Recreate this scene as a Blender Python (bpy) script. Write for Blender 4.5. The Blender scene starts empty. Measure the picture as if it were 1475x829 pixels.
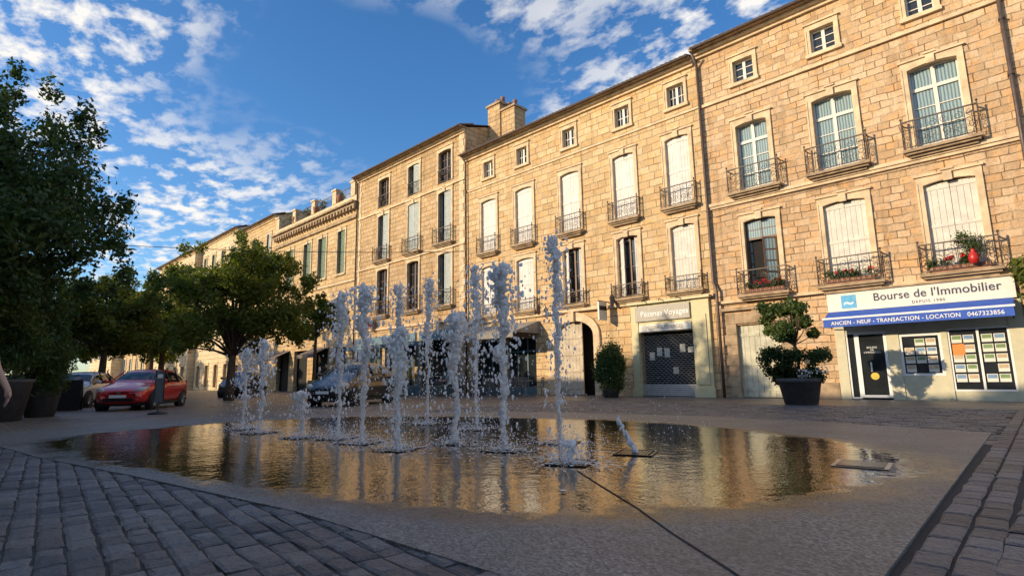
import bpy, math, random
import numpy as np
import mathutils
from mathutils import Vector, Matrix, Quaternion
random.seed(7); rng=np.random.default_rng(7)
S=bpy.context.scene
D=21.3
R=math.radians

# ------------------------------------------------------------------ materials
def mat(name):
    m=bpy.data.materials.new(name); m.use_nodes=True
    nt=m.node_tree; nt.nodes.clear()
    o=nt.nodes.new('ShaderNodeOutputMaterial'); b=nt.nodes.new('ShaderNodeBsdfPrincipled')
    nt.links.new(b.outputs[0],o.inputs[0])
    return m,nt,b,o
def N(nt,t,**k):
    n=nt.nodes.new(t)
    for a,v in k.items(): setattr(n,a,v)
    return n
def mixc(nt,fac,a,b,mode='MIX'):
    n=N(nt,'ShaderNodeMix',data_type='RGBA',blend_type=mode)
    for i,v in ((0,fac),(6,a),(7,b)):
        if hasattr(v,'is_output') : nt.links.new(v,n.inputs[i])
        elif i==0: n.inputs[0].default_value=v
        else: n.inputs[i].default_value=(*v,1)
    return n.outputs[2]
def noise(nt,vec,scale,detail=4,rough=.55,dist=0):
    n=N(nt,'ShaderNodeTexNoise'); n.inputs['Scale'].default_value=scale; n.inputs['Detail'].default_value=detail
    n.inputs['Roughness'].default_value=rough; n.inputs['Distortion'].default_value=dist
    if vec is not None: nt.links.new(vec,n.inputs['Vector'])
    return n
def ramp(nt,src,p0,p1,c0=(0,0,0),c1=(1,1,1)):
    r=N(nt,'ShaderNodeValToRGB'); r.color_ramp.elements[0].position=p0; r.color_ramp.elements[1].position=p1
    r.color_ramp.elements[0].color=(*c0,1); r.color_ramp.elements[1].color=(*c1,1)
    nt.links.new(src,r.inputs[0]); return r.outputs[0]
def math_(nt,op,a,b=None):
    n=N(nt,'ShaderNodeMath',operation=op)
    for i,v in ((0,a),(1,b)):
        if v is None: continue
        if hasattr(v,'is_output'): nt.links.new(v,n.inputs[i])
        else: n.inputs[i].default_value=v
    return n.outputs[0]
def bump(nt,b,h,strength,dist=.02,prev=None):
    n=N(nt,'ShaderNodeBump'); n.inputs['Strength'].default_value=strength; n.inputs['Distance'].default_value=dist
    nt.links.new(h,n.inputs['Height'])
    if prev is not None: nt.links.new(prev,n.inputs['Normal'])
    if b is not None: nt.links.new(n.outputs[0],b.inputs['Normal'])
    return n.outputs[0]
def simple(name,col,rough=.6,metal=0,var=.15,scale=6,spec=None,bmp=0,coat=0):
    m,nt,b,o=mat(name)
    tc=N(nt,'ShaderNodeTexCoord')
    n=noise(nt,tc.outputs['Object'],scale,3)
    f=ramp(nt,n.outputs[0],.3,.7)
    c=mixc(nt,f,tuple(x*(1-var) for x in col),tuple(min(1,x*(1+var)) for x in col))
    nt.links.new(c,b.inputs['Base Color'])
    b.inputs['Roughness'].default_value=rough; b.inputs['Metallic'].default_value=metal
    if spec is not None: b.inputs['Specular IOR Level'].default_value=spec
    if coat: b.inputs['Coat Weight'].default_value=coat; b.inputs['Coat Roughness'].default_value=.04
    if bmp: bump(nt,b,n.outputs[0],bmp,.02)
    return m
def stone_wall(name,c1,c2,cm,bw=.62,rh=.31,stain=.35,seed=0,rubble=.03):
    m,nt,b,o=mat(name)
    tc=N(nt,'ShaderNodeTexCoord'); sx=N(nt,'ShaderNodeSeparateXYZ'); nt.links.new(tc.outputs['Object'],sx.inputs[0])
    u=math_(nt,'ADD',sx.outputs[0],sx.outputs[1]); u=math_(nt,'ADD',u,seed*3.7)
    cb=N(nt,'ShaderNodeCombineXYZ'); nt.links.new(u,cb.inputs[0]); nt.links.new(sx.outputs[2],cb.inputs[1])
    dn=noise(nt,cb.outputs[0],1.3,2,.6); 
    va=N(nt,'ShaderNodeVectorMath',operation='MULTIPLY_ADD'); nt.links.new(dn.outputs[1],va.inputs[0])
    va.inputs[1].default_value=(rubble*3,rubble*3,0); nt.links.new(cb.outputs[0],va.inputs[2])
    br=N(nt,'ShaderNodeTexBrick'); nt.links.new(va.outputs[0],br.inputs['Vector'])
    br.inputs['Scale'].default_value=1; br.inputs['Brick Width'].default_value=bw; br.inputs['Row Height'].default_value=rh
    br.inputs['Mortar Size'].default_value=.014; br.inputs['Mortar Smooth'].default_value=.4; br.inputs['Bias'].default_value=0
    br.squash=.7; br.squash_frequency=3; br.offset_frequency=2; br.offset=.43
    br.inputs['Color1'].default_value=(0,0,0,1); br.inputs['Color2'].default_value=(1,1,1,1); br.inputs['Mortar'].default_value=(.5,.5,.5,1)
    n2=noise(nt,cb.outputs[0],.35,3,.6); n3=noise(nt,cb.outputs[0],9,4,.7); n4=noise(nt,cb.outputs[0],2.2,3,.7)
    c=mixc(nt,br.outputs['Color'],c1,c2)
    pk=tuple(x*y for x,y in zip(c1,(1.0,.80,.58)))
    c=mixc(nt,math_(nt,'MULTIPLY',ramp(nt,n4.outputs[0],.5,.62),.8),c,pk)
    mj=mixc(nt,ramp(nt,dn.outputs[0],.38,.56),cm,tuple(x*.38 for x in c2))
    c=mixc(nt,math_(nt,'MULTIPLY',br.outputs['Fac'],.92),c,mj)
    dark=tuple(x*.5 for x in c2)
    c=mixc(nt,math_(nt,'MULTIPLY',ramp(nt,n2.outputs[0],.50,.76),stain),c,dark)
    c=mixc(nt,math_(nt,'MULTIPLY',ramp(nt,n3.outputs[0],.53,.70),.6),c,tuple(x*.58 for x in c2))
    mp=N(nt,'ShaderNodeMapping'); mp.inputs['Scale'].default_value=(2.2,.22,1); nt.links.new(cb.outputs[0],mp.inputs[0])
    st=noise(nt,mp.outputs[0],1.0,3,.6); c=mixc(nt,math_(nt,'MULTIPLY',ramp(nt,st.outputs[0],.54,.70),.45),c,tuple(x*.48 for x in c2))
    nt.links.new(c,b.inputs['Base Color']); b.inputs['Roughness'].default_value=.9; b.inputs['Specular IOR Level'].default_value=.1
    h=math_(nt,'SUBTRACT',n3.outputs[0],math_(nt,'MULTIPLY',br.outputs['Fac'],1.6))
    h=math_(nt,'ADD',h,math_(nt,'MULTIPLY',n4.outputs[0],.8)); h=math_(nt,'ADD',h,math_(nt,'MULTIPLY',br.outputs['Color'],.5))
    bump(nt,b,h,.85,.045)
    return m
W_A=stone_wall('stone_pinkish',(.72,.52,.335),(.50,.335,.19),(.68,.53,.36),.5,.25,.25,1,.05)
W_B=stone_wall('stone_golden',(.75,.555,.33),(.54,.375,.20),(.68,.54,.35),.66,.33,.2,2,.03)
W_C=stone_wall('stone_brown',(.63,.46,.275),(.45,.315,.175),(.60,.47,.31),.6,.32,.25,3,.03)
W_D=stone_wall('stone_ochre',(.70,.525,.31),(.51,.37,.205),(.65,.51,.34),.7,.36,.22,4,.02)
W_E=stone_wall('render_pale',(.74,.62,.43),(.68,.56,.38),(.68,.58,.4),.9,.5,.12,5,.02)
W_O=simple('stone_grey',(.38,.33,.27),.9,0,.15,1)
TRIM=simple('dressed_stone',(.67,.51,.33),.85,0,.22,3,.15,.35)
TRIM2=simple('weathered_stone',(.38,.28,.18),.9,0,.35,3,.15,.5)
TILE=simple('terracotta_tile',(.24,.165,.115),.85,0,.4,5,.1,.4)
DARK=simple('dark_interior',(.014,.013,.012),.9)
IRON=simple('wrought_iron',(.085,.062,.05),.55,.2,.3,20)
PIPE=simple('zinc_pipe_brown',(.11,.08,.07),.5,.3,.2)
SHUT=simple('cream_shutter',(.66,.62,.54),.6,0,.12,4,.3)
SHUTW=simple('white_shutter',(.70,.67,.62),.6,0,.10,3,.3)
SHUTG=simple('grey_blue_shutter',(.44,.48,.46),.6,0,.12,4,.3)
SHUTGR=simple('green_shutter',(.15,.22,.15),.6,0,.2,4,.3)
WFR=simple('white_window_frame',(.68,.64,.56),.45,0,.06)
BFR=simple('brown_window_frame',(.13,.07,.04),.5,0,.2)
def glassy(name,col,rough=.05):
    m=simple(name,col,rough,0,.25,2,.6); return m
GLASS=glassy('window_glass',(.022,.026,.03))
def curtain():
    m,nt,b,o=mat('curtained_glass'); tc=N(nt,'ShaderNodeTexCoord')
    w=N(nt,'ShaderNodeTexWave'); w.inputs['Scale'].default_value=3.5; w.inputs['Distortion'].default_value=1.5
    nt.links.new(tc.outputs['Object'],w.inputs['Vector'])
    c=mixc(nt,ramp(nt,w.outputs[0],.1,.9),(.12,.19,.20),(.34,.42,.40))
    nt.links.new(c,b.inputs['Base Color']); b.inputs['Roughness'].default_value=.08; b.inputs['Coat Weight'].default_value=.5
    return m
CURT=curtain()
YEL=simple('yellow_cream_paint',(.62,.55,.32),.6,0,.08)
BEI=simple('beige_paint',(.58,.54,.38),.6,0,.08)
SIGNW=simple('sign_white',(.72,.70,.62),.5,0,.04)
BLUE=simple('blue_canvas',(.03,.10,.46),.7,0,.1)
NAVY=simple('navy_lettering',(.02,.03,.08),.5)
WHITE=simple('white_lettering',(.8,.8,.78),.5,0,.02)
SIGNT=simple('taupe_signboard',(.38,.35,.29),.5,0,.08)
AWN=simple('brown_canvas',(.15,.12,.10),.8,0,.2,3)
AWNB=simple('grey_canvas',(.26,.24,.21),.8,0,.2,3)
TEAL=simple('teal_paint',(.11,.20,.25),.5,0,.15)
WOODG=simple('old_grey_green_door',(.54,.52,.40),.7,0,.2,4,.2,.3)
WOODP=simple('pale_oak_door',(.54,.46,.35),.7,0,.2,4,.2,.3)
POT=simple('dark_planter',(.06,.055,.055),.6,0,.25,8)
TERR=simple('terracotta_pot',(.32,.15,.09),.8,0,.2,8)
RED=simple('red_flower',(.6,.03,.02),.6,0,.3,30)
BLACK=simple('black_paint',(.015,.015,.016),.35,0,.2)
TYRE=simple('tyre_rubber',(.02,.02,.02),.8)
ALLOY=simple('alloy_wheel',(.45,.46,.47),.3,.8,.05)
def paint(name,col):
    m=simple(name,col,.28,.15,.04,2,.5,0,1.0); return m
CGLASS=glassy('car_glass',(.012,.015,.018),.03)
LAMPG=glassy('lamp_glass',(.5,.5,.5),.08)
SKIN=simple('skin',(.50,.28,.20),.5,0,.08)
HAIR=simple('hair',(.04,.025,.015),.6,0,.2)
BARK=simple('bark',(.12,.09,.065),.9,0,.4,9,.1,.8)
def leafmat(name,a,b_,c_,tr=.35):
    m,nt,b,o=mat(name); g=N(nt,'ShaderNodeNewGeometry')
    tc=N(nt,'ShaderNodeTexCoord'); n=noise(nt,tc.outputs['Object'],.9,2)
    c=mixc(nt,g.outputs['Random Per Island'],a,b_)
    c=mixc(nt,ramp(nt,n.outputs[0],.45,.65),c,c_)
    nt.links.new(c,b.inputs['Base Color']); b.inputs['Roughness'].default_value=.5; b.inputs['Specular IOR Level'].default_value=.3
    t=N(nt,'ShaderNodeBsdfTranslucent'); nt.links.new(mixc(nt,1.0,c,(1.5,1.5,.6),'MULTIPLY'),t.inputs[0])
    mx=N(nt,'ShaderNodeMixShader'); mx.inputs[0].default_value=tr
    nt.links.new(b.outputs[0],mx.inputs[1]); nt.links.new(t.outputs[0],mx.inputs[2]); nt.links.new(mx.outputs[0],o.inputs[0])
    return m
LF1=leafmat('leaves_plane',(.065,.105,.02),(.125,.16,.03),(.165,.18,.032),.40)
LF2=leafmat('leaves_dark',(.026,.055,.018),(.05,.09,.028),(.06,.10,.03),.3)  # darker green; on the large left plane tree it stands in for shade
LF3=leafmat('leaves_shrub',(.04,.08,.025),(.09,.14,.045),(.11,.15,.04))

# ------------------------------------------------------------------ mesh builder
class MB:
    def __init__(s): s.v=[]; s.f=[]
    def add(s,vs,fs):
        n=len(s.v); s.v+= [tuple(p) for p in vs]; s.f+=[tuple(i+n for i in f) for f in fs]
    def quad(s,a,b,c,d): s.add([a,b,c,d],[(0,1,2,3)])
    def box(s,x0,x1,y0,y1,z0,z1,M=None):
        vs=[(x,y,z) for z in (z0,z1) for x,y in ((x0,y0),(x1,y0),(x1,y1),(x0,y1))]
        if M is not None: vs=[M@Vector(p) for p in vs]
        s.add(vs,[(3,2,1,0),(4,5,6,7),(0,1,5,4),(1,2,6,5),(2,3,7,6),(3,0,4,7)])
    def tube(s,pts,r,n=6,cap=True):
        pts=[Vector(p) for p in pts]; k=len(pts)
        rs=r if hasattr(r,'__len__') else [r]*k
        vs=[];up=None
        for i,p in enumerate(pts):
            t=(pts[min(i+1,k-1)]-pts[max(i-1,0)])
            if t.length<1e-9: t=Vector((0,0,1))
            t.normalize()
            a=Vector((0,0,1)) if abs(t.z)<.9 else Vector((0,1,0))
            if up is None: u=t.cross(a).normalized()
            else:
                u=(up-t*up.dot(t)); u=u.normalized() if u.length>1e-6 else t.cross(a).normalized()
            up=u; w=t.cross(u)
            for j in range(n):
                an=2*math.pi*j/n; vs.append(p+(u*math.cos(an)+w*math.sin(an))*rs[i])
        fs=[(i*n+j,i*n+(j+1)%n,(i+1)*n+(j+1)%n,(i+1)*n+j) for i in range(k-1) for j in range(n)]
        if cap: fs+=[tuple(reversed(range(n))),tuple((k-1)*n+j for j in range(n))]
        s.add(vs,fs)
    def lathe(s,prof,cx=0,cy=0,cz=0,n=20):
        vs=[(cx+r*math.cos(2*math.pi*j/n),cy+r*math.sin(2*math.pi*j/n),cz+z) for r,z in prof for j in range(n)]
        k=len(prof)
        fs=[(i*n+j,i*n+(j+1)%n,(i+1)*n+(j+1)%n,(i+1)*n+j) for i in range(k-1) for j in range(n)]
        fs+=[tuple(reversed(range(n))),tuple((k-1)*n+j for j in range(n))]
        s.add(vs,fs)
    def obj(s,name,m,parent=None,smooth=False,bevel=0):
        me=bpy.data.meshes.new(name); me.from_pydata(s.v,[],s.f); me.materials.append(m)
        if smooth: me.polygons.foreach_set('use_smooth',[True]*len(me.polygons))
        o=bpy.data.objects.new(name,me); S.collection.objects.link(o)
        if parent is not None: o.parent=parent
        return o
def empty(name,loc=(0,0,0),rz=0):
    e=bpy.data.objects.new(name,None); S.collection.objects.link(e); e.location=loc; e.rotation_euler=(0,0,rz); e.empty_display_size=.3
    return e
class G:
    def __init__(s,name,loc=(0,0,0),rz=0): s.e=empty(name,loc,rz); s.p={}; s.sm=set()
    def __call__(s,part,m,smooth=False):
        if part not in s.p: s.p[part]=(MB(),m)
        if smooth: s.sm.add(part)
        return s.p[part][0]
    def done(s):
        for k,(b,m) in s.p.items():
            if b.v: b.obj(k,m,s.e,k in s.sm)
        return s.e
def text(body,size,loc,m,parent,name='lettering',rot=(R(90),0,0),ext=.004,bold=0,align='CENTER',sx=1,sp=1):
    c=bpy.data.curves.new(name,'FONT'); c.body=body; c.size=size; c.extrude=ext; c.align_x=align; c.align_y='CENTER'; c.offset=bold; c.space_character=sp
    c.materials.append(m); o=bpy.data.objects.new(name,c); S.collection.objects.link(o); o.location=loc; o.rotation_euler=rot; o.parent=parent; o.scale=(sx,1,1)
    return o

# ------------------------------------------------------------------ leaves
def leaves(name,clumps,n,size,m,parent,shell=.45,flat=.6,aspect=.55):
    cl=np.array(clumps,float); w=(cl[:,3]*cl[:,4]*cl[:,5])**(2/3); w/=w.sum()
    idx=rng.choice(len(cl),n,p=w); c=cl[idx]
    d=rng.normal(size=(n,3)); d/=np.linalg.norm(d,axis=1)[:,None]
    r=rng.random(n)**shell*(1+.14*rng.normal(size=n))
    P=c[:,:3]+d*c[:,3:6]*r[:,None]
    nrm=d*flat+rng.normal(size=(n,3))*.6; nrm/=np.linalg.norm(nrm,axis=1)[:,None]
    a=rng.normal(size=(n,3)); u=np.cross(nrm,a); u/=np.linalg.norm(u,axis=1)[:,None]; v=np.cross(nrm,u)
    s=size*(.6+.8*rng.random(n))[:,None]
    V=np.stack([P-u*s*.5,P-v*s*aspect*.5+nrm*s*.08,P+u*s*.5,P+v*s*aspect*.5+nrm*s*.08],1).reshape(-1,3)
    me=bpy.data.meshes.new(name); me.vertices.add(4*n); me.vertices.foreach_set('co',V.ravel())
    me.loops.add(4*n); me.loops.foreach_set('vertex_index',np.arange(4*n)); me.polygons.add(n)
    me.polygons.foreach_set('loop_start',np.arange(n)*4); me.polygons.foreach_set('loop_total',np.full(n,4)); me.update(calc_edges=True)
    me.materials.append(m); o=bpy.data.objects.new(name,me); S.collection.objects.link(o)
    if parent is not None: o.parent=parent
    return o
def tree(name,loc,zc,rad,n,size,m,sub=26,trunk_r=.18,trunk_top=None,seed=1,fat=1.0,low=-.75):
    rr=random.Random(seed); e=empty(name,loc); rx,ry,rz=rad; cl=[]
    for i in range(sub):
        t=rr.random()*2*math.pi; ph=math.asin(rr.uniform(low,1)); k=rr.uniform(.4,.92)
        x=math.cos(t)*math.cos(ph)*rx*k; y=math.sin(t)*math.cos(ph)*ry*k; z=zc+math.sin(ph)*rz*k
        s=rr.uniform(.16,.30)*fat; cl.append((x,y,z,rx*s,ry*s,rz*s*.75))
    for i in range(int(sub*1.1)):
        t=rr.random()*2*math.pi; ph=math.asin(rr.uniform(low+.1,1)); k=rr.uniform(.92,1.14)
        cl.append((math.cos(t)*math.cos(ph)*rx*k,math.sin(t)*math.cos(ph)*ry*k,zc+math.sin(ph)*rz*k,rx*.09,ry*.09,rz*.12))
    leaves('crown',cl,n,size,m,e,shell=.55)
    b=MB(); tt=trunk_top or zc-rz*.55
    b.tube([(0,0,-.05),(.04,.02,tt*.4),(.0,.06,tt)],[trunk_r*1.35,trunk_r,trunk_r*.8],9)
    for c in cl[:sub]:
        mid=Vector((c[0]*.35,c[1]*.35,tt+(c[2]-tt)*.55))
        b.tube([(0,.05,tt-.1),mid,(c[0],c[1],c[2])],[trunk_r*.5,trunk_r*.25,trunk_r*.08],5)
    b.obj('trunk',BARK,e,True)
    return e

# ------------------------------------------------------------------ facade pieces
def wall(mb,x0,x1,z0,z1,y,ops,rev=.3):
    xs=sorted({x0,x1,*[o[0] for o in ops],*[o[1] for o in ops]}); zs=sorted({z0,z1,*[o[2] for o in ops],*[o[3] for o in ops]})
    for i in range(len(xs)-1):
        for j in range(len(zs)-1):
            cx=(xs[i]+xs[i+1])/2; cz=(zs[j]+zs[j+1])/2
            if any(o[0]<cx<o[1] and o[2]<cz<o[3] for o in ops): continue
            mb.quad((xs[i],y,zs[j]),(xs[i+1],y,zs[j]),(xs[i+1],y,zs[j+1]),(xs[i],y,zs[j+1]))
    for o in ops:
        a,b,c,d=o[:4]
        mb.quad((a,y,c),(a,y,d),(a,y+rev,d),(a,y+rev,c)); mb.quad((b,y,c),(b,y+rev,c),(b,y+rev,d),(b,y,d))
        mb.quad((a,y,d),(b,y,d),(b,y+rev,d),(a,y+rev,d)); mb.quad((a,y,c),(a,y+rev,c),(b,y+rev,c),(b,y,c))
def arch(mb,a,b,zt,rise,y0,y1,top):
    n=10; w=b-a
    pts=[(a+w*i/n, zt-rise*(2*i/n-1)**2) for i in range(n+1)]
    for (xa,za),(xb,zb) in zip(pts,pts[1:]):
        mb.quad((xa,y0,za),(xb,y0,zb),(xb,y0,top),(xa,y0,top))
        mb.quad((xa,y0,za),(xa,y1,za),(xb,y1,zb),(xb,y0,zb))
    mb.quad((a,y0,top),(b,y0,top),(b,y1,top),(a,y1,top))
def surround(g,a,b,c,d,y=D,w=.17,sill=True,key=True,m=None,rise=.08):
    t=g('window_surrounds',m or TRIM)
    t.box(a-w,a+.004,y-.05,y+.1,c,d); t.box(b-.004,b+w,y-.05,y+.1,c,d)
    t.box(a-w,a-w+.05,y-.075,y-.05,c,d); t.box(b+w-.05,b+w,y-.075,y-.05,c,d)
    arch(t,a+.004,b-.004,d-.003,rise,y-.05,y+.28,d+.2)
    t.box(a-w,a+.004,y-.05,y+.1,d,d+.2); t.box(b-.004,b+w,y-.05,y+.1,d,d+.2)
    t.box(a-w-.05,b+w+.05,y-.11,y,d+.203,d+.27)
    if key:
        xm=(a+b)/2; t.box(xm-.11,xm+.11,y-.13,y-.05,d-.06,d+.2)
        t.box(xm-.16,xm+.16,y-.16,y-.0,d+.273,d+.33)
    if sill: t.box(a-w-.04,b+w+.04,y-.12,y,c-.14,c-.003)
def casement(g,a,b,c,d,y,fm=None,gm=None,rows=4,cols=1,trans=0):
    f=g('window_frames' if fm is None else 'window_frames_b',fm or WFR); gl=g('panes_'+(gm.name if gm else 'glass'),gm or GLASS)
    gl.quad((a,y,c),(b,y,c),(b,y,d),(a,y,d))
    m=(a+b)/2; t=.055
    f.box(a,a+t,y-.05,y-.004,c,d); f.box(b-t,b,y-.05,y-.004,c,d); f.box(m-t,m+t,y-.055,y-.004,c,d)
    f.box(a+t,b-t,y-.048,y-.004,c,c+.12); f.box(a+t,b-t,y-.048,y-.004,d-t*1.4,d)
    if trans: f.box(a+t,b-t,y-.06,y-.004,d-trans-.05,d-trans+.04)
    for i in range(1,rows):
        z=c+(d-c)*i/rows; f.box(a+t,b-t,y-.035,y-.004,z-.015,z+.015)
    for h0,h1 in ((a+t,m-t),(m+t,b-t)):
        for k in range(1,cols+1):
            x=h0+(h1-h0)*k/(cols+1); f.box(x-.011,x+.011,y-.033,y-.004,c+.12,d-t)
def leaf(mb,x,w,z0,z1,y,ang,side,panels=3,louv=False):
    M=Matrix.Translation((x,y,0))@Matrix.Rotation(-ang*side,4,'Z')
    s=side
    def bx(a,b,y0,y1,c,d):
        a,b=(a*s,b*s) if s>0 else (b*s,a*s); mb.box(a,b,y0,y1,c,d,M)
    if louv:
        bx(0,w,0,.012,z0,z1)
        bx(0,.06,-.025,0,z0,z1); bx(w-.06,w,-.025,0,z0,z1)
        n=int((z1-z0)/.11)
        for i in range(n): 
            z=z0+i*.11+.02; bx(.06,w-.06,-.022,0,z,z+.06)
    else:
        k=4
        for i in range(k): bx(w*i/k+.004,w*(i+1)/k-.004,0,.03,z0,z1)
        for i in range(panels):
            z=z0+(z1-z0)*(i+.12 if i==0 else (i+.5 if i<panels-1 else i+.85))/panels; bx(.01,w-.01,-.018,0,z-.05,z+.05)
def shutters(g,a,b,c,d,y,kind,m):
    w=(b-a)/2-.006; mb=g('shutters_'+m.name,m)
    if kind=='closed':
        leaf(mb,a+.004,w,c+.02,d-.02,y+.1,random.uniform(0,.05),1,3); leaf(mb,b-.004,w,c+.02,d-.02,y+.1,random.uniform(.01,.12),-1,3)
    elif kind=='rclosed':
        leaf(mb,b-.004,w*1.02,c+.02,d-.02,y+.06,R(6),-1,3,True); leaf(mb,a+.004,w*.55,c+.02,d-.02,y+.25,R(-80),1,3,True)
    elif kind=='louv':
        leaf(mb,a+.004,w,c+.02,d-.02,y+.06,R(4),1,3,True); leaf(mb,b-.004,w,c+.02,d-.02,y+.06,R(6),-1,3,True)
    elif kind=='gap':
        leaf(mb,a+.004,w,c+.02,d-.02,y+.05,R(28),1,3,True); leaf(mb,b-.004,w,c+.02,d-.02,y+.06,R(12),-1,3,True)
def spiral(cx,cz,r0,turns,a0,dirn,n=16):
    return [(cx+r0*(1-.8*i/n)*math.cos(a0+dirn*turns*2*math.pi*i/n),cz+r0*(1-.8*i/n)*math.sin(a0+dirn*turns*2*math.pi*i/n)) for i in range(n+1)]
def ironpanel(mb,x0,x1,z0,z1,tf,fancy=True,r=.011):
    n=max(1,round((x1-x0)/(.30 if fancy else .13))); w=(x1-x0)/n
    for i in range(n):
        a=x0+i*w; m=a+w/2; h=z1-z0
        mb.tube([tf(a,z0),tf(a,z1)],r,4,False)
        if fancy:
            q=w*.42
            for cx,cz,a0,dd in ((m,z0+h*.28,-math.pi/2,1 if i%2 else -1),(m,z0+h*.72,math.pi/2,1 if i%2 else -1)):
                mb.tube([tf(x,z) for x,z in spiral(cx,cz,min(q,h*.24),1.35,a0,dd,13)],r*.9,3,False)
            mb.tube([tf(m-q,z0+h*.5),tf(m,z0+h*.56),tf(m+q,z0+h*.5)],r*.9,3,False)
            mb.tube([tf(m,z0),tf(m,z0+h*.1)],r,3,False)
    mb.tube([tf(x1,z0),tf(x1,z1)],r,4,False)
def balcony(g,xc,w,z,proj=.42,h=.95,fancy=True,y=D,stone=True,bulge=.1):
    a,b=xc-w/2,xc+w/2; ir=g('ironwork',IRON); st=g('balcony_slabs',TRIM2)
    if stone:
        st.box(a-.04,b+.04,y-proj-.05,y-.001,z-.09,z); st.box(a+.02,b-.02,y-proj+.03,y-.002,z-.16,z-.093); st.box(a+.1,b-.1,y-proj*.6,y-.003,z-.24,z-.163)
    def front(s,zz):
        k=(zz-z)/h; return (s,y-proj-bulge*math.sin(math.pi*min(1,max(0,k)))*1.0,zz)
    ironpanel(ir,a,b,z+.08,z+h-.03,front,fancy)
    for xx in (a,b):
        ironpanel(ir,0,proj,z+.08,z+h-.03,lambda s,zz,xx=xx:(xx,y-proj+s,zz),fancy)
        ir.box(xx-.018,xx+.018,y-proj-.018,y-proj+.018,z,z+h+.06)
        ir.lathe([(.02,0),(.04,.03),(.02,.07)],xx,y-proj,z+h+.06,6)
        ir.box(xx-.02,xx+.02,y-proj+.02,y,z+h-.03,z+h)
    ir.box(a-.02,b+.02,y-proj-.025,y-proj+.025,z+h-.03,z+h+.005); ir.box(a,b,y-proj-.014,y-proj+.014,z+.06,z+.085)
def guard(g,a,b,z,h=.9,y=D,fancy=True,proj=.06): 
    ir=g('ironwork',IRON)
    ironpanel(ir,a,b,z+.06,z+h,lambda s,zz:(s,y-proj,zz),fancy,.012)
    ir.box(a-.05,b+.05,y-proj-.02,y-proj+.02,z+h,z+h+.03); ir.box(a-.05,b+.05,y-proj-.014,y-proj+.014,z+.04,z+.065)
def eaves(g,x0,x1,z,proj=.45,depth=9,y=D,ex=.12):
    t=g('cornice',TRIM); t.box(x0,x1,y-.12,y,z-.34,z-.22); t.box(x0-.02,x1+.02,y-.24,y,z-.217,z-.1); 
    tl=g('roof_tiles',TILE)
    tl.quad((x0-ex,y-proj,z),(x1+ex,y-proj,z),(x1+ex,y+depth/2,z+depth*.16),(x0-ex,y+depth/2,z+depth*.16))
    tl.quad((x1+ex,y+depth,z),(x0-ex,y+depth,z),(x0-ex,y+depth/2,z+depth*.16),(x1+ex,y+depth/2,z+depth*.16))
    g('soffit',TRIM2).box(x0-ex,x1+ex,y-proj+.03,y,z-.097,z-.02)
    n=int((x1-x0+2*ex)/.22)
    for i in range(n):
        x=x0-ex+.11+i*(x1-x0+2*ex)/n
        tl.tube([(x,y-proj-.03+random.uniform(-.012,.012),z+.0),(x,y-proj+1.2,z+.42)],.06,6,True)
    g('gutter',PIPE).tube([(x0,y-proj-.06,z-.05),(x1,y-proj-.06,z-.05)],.055,6)
def shell(g,x0,x1,z,wm,ops,depth=9,y=D,rev=.3,gable=True):
    w=g('walls',wm); wall(w,x0,x1,0,z,y,ops,rev)
    rise=depth*.16
    for x,fl in ((x0,1),(x1,0)):
        p=[(x,y,0),(x,y+depth,0),(x,y+depth,z),(x,y+depth/2,z+rise-.03),(x,y,z)]
        w.add(p,[tuple(range(5)) if not fl else tuple(reversed(range(5)))])
    w.quad((x1,y+depth,0),(x0,y+depth,0),(x0,y+depth,z),(x1,y+depth,z))
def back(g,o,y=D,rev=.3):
    a,b,c,d=o[:4]; g('dark_rooms',DARK).quad((a,y+rev,c),(b,y+rev,c),(b,y+rev,d),(a,y+rev,d))  # flat near-black sheet painted in place of the unlit depth behind the opening

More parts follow.
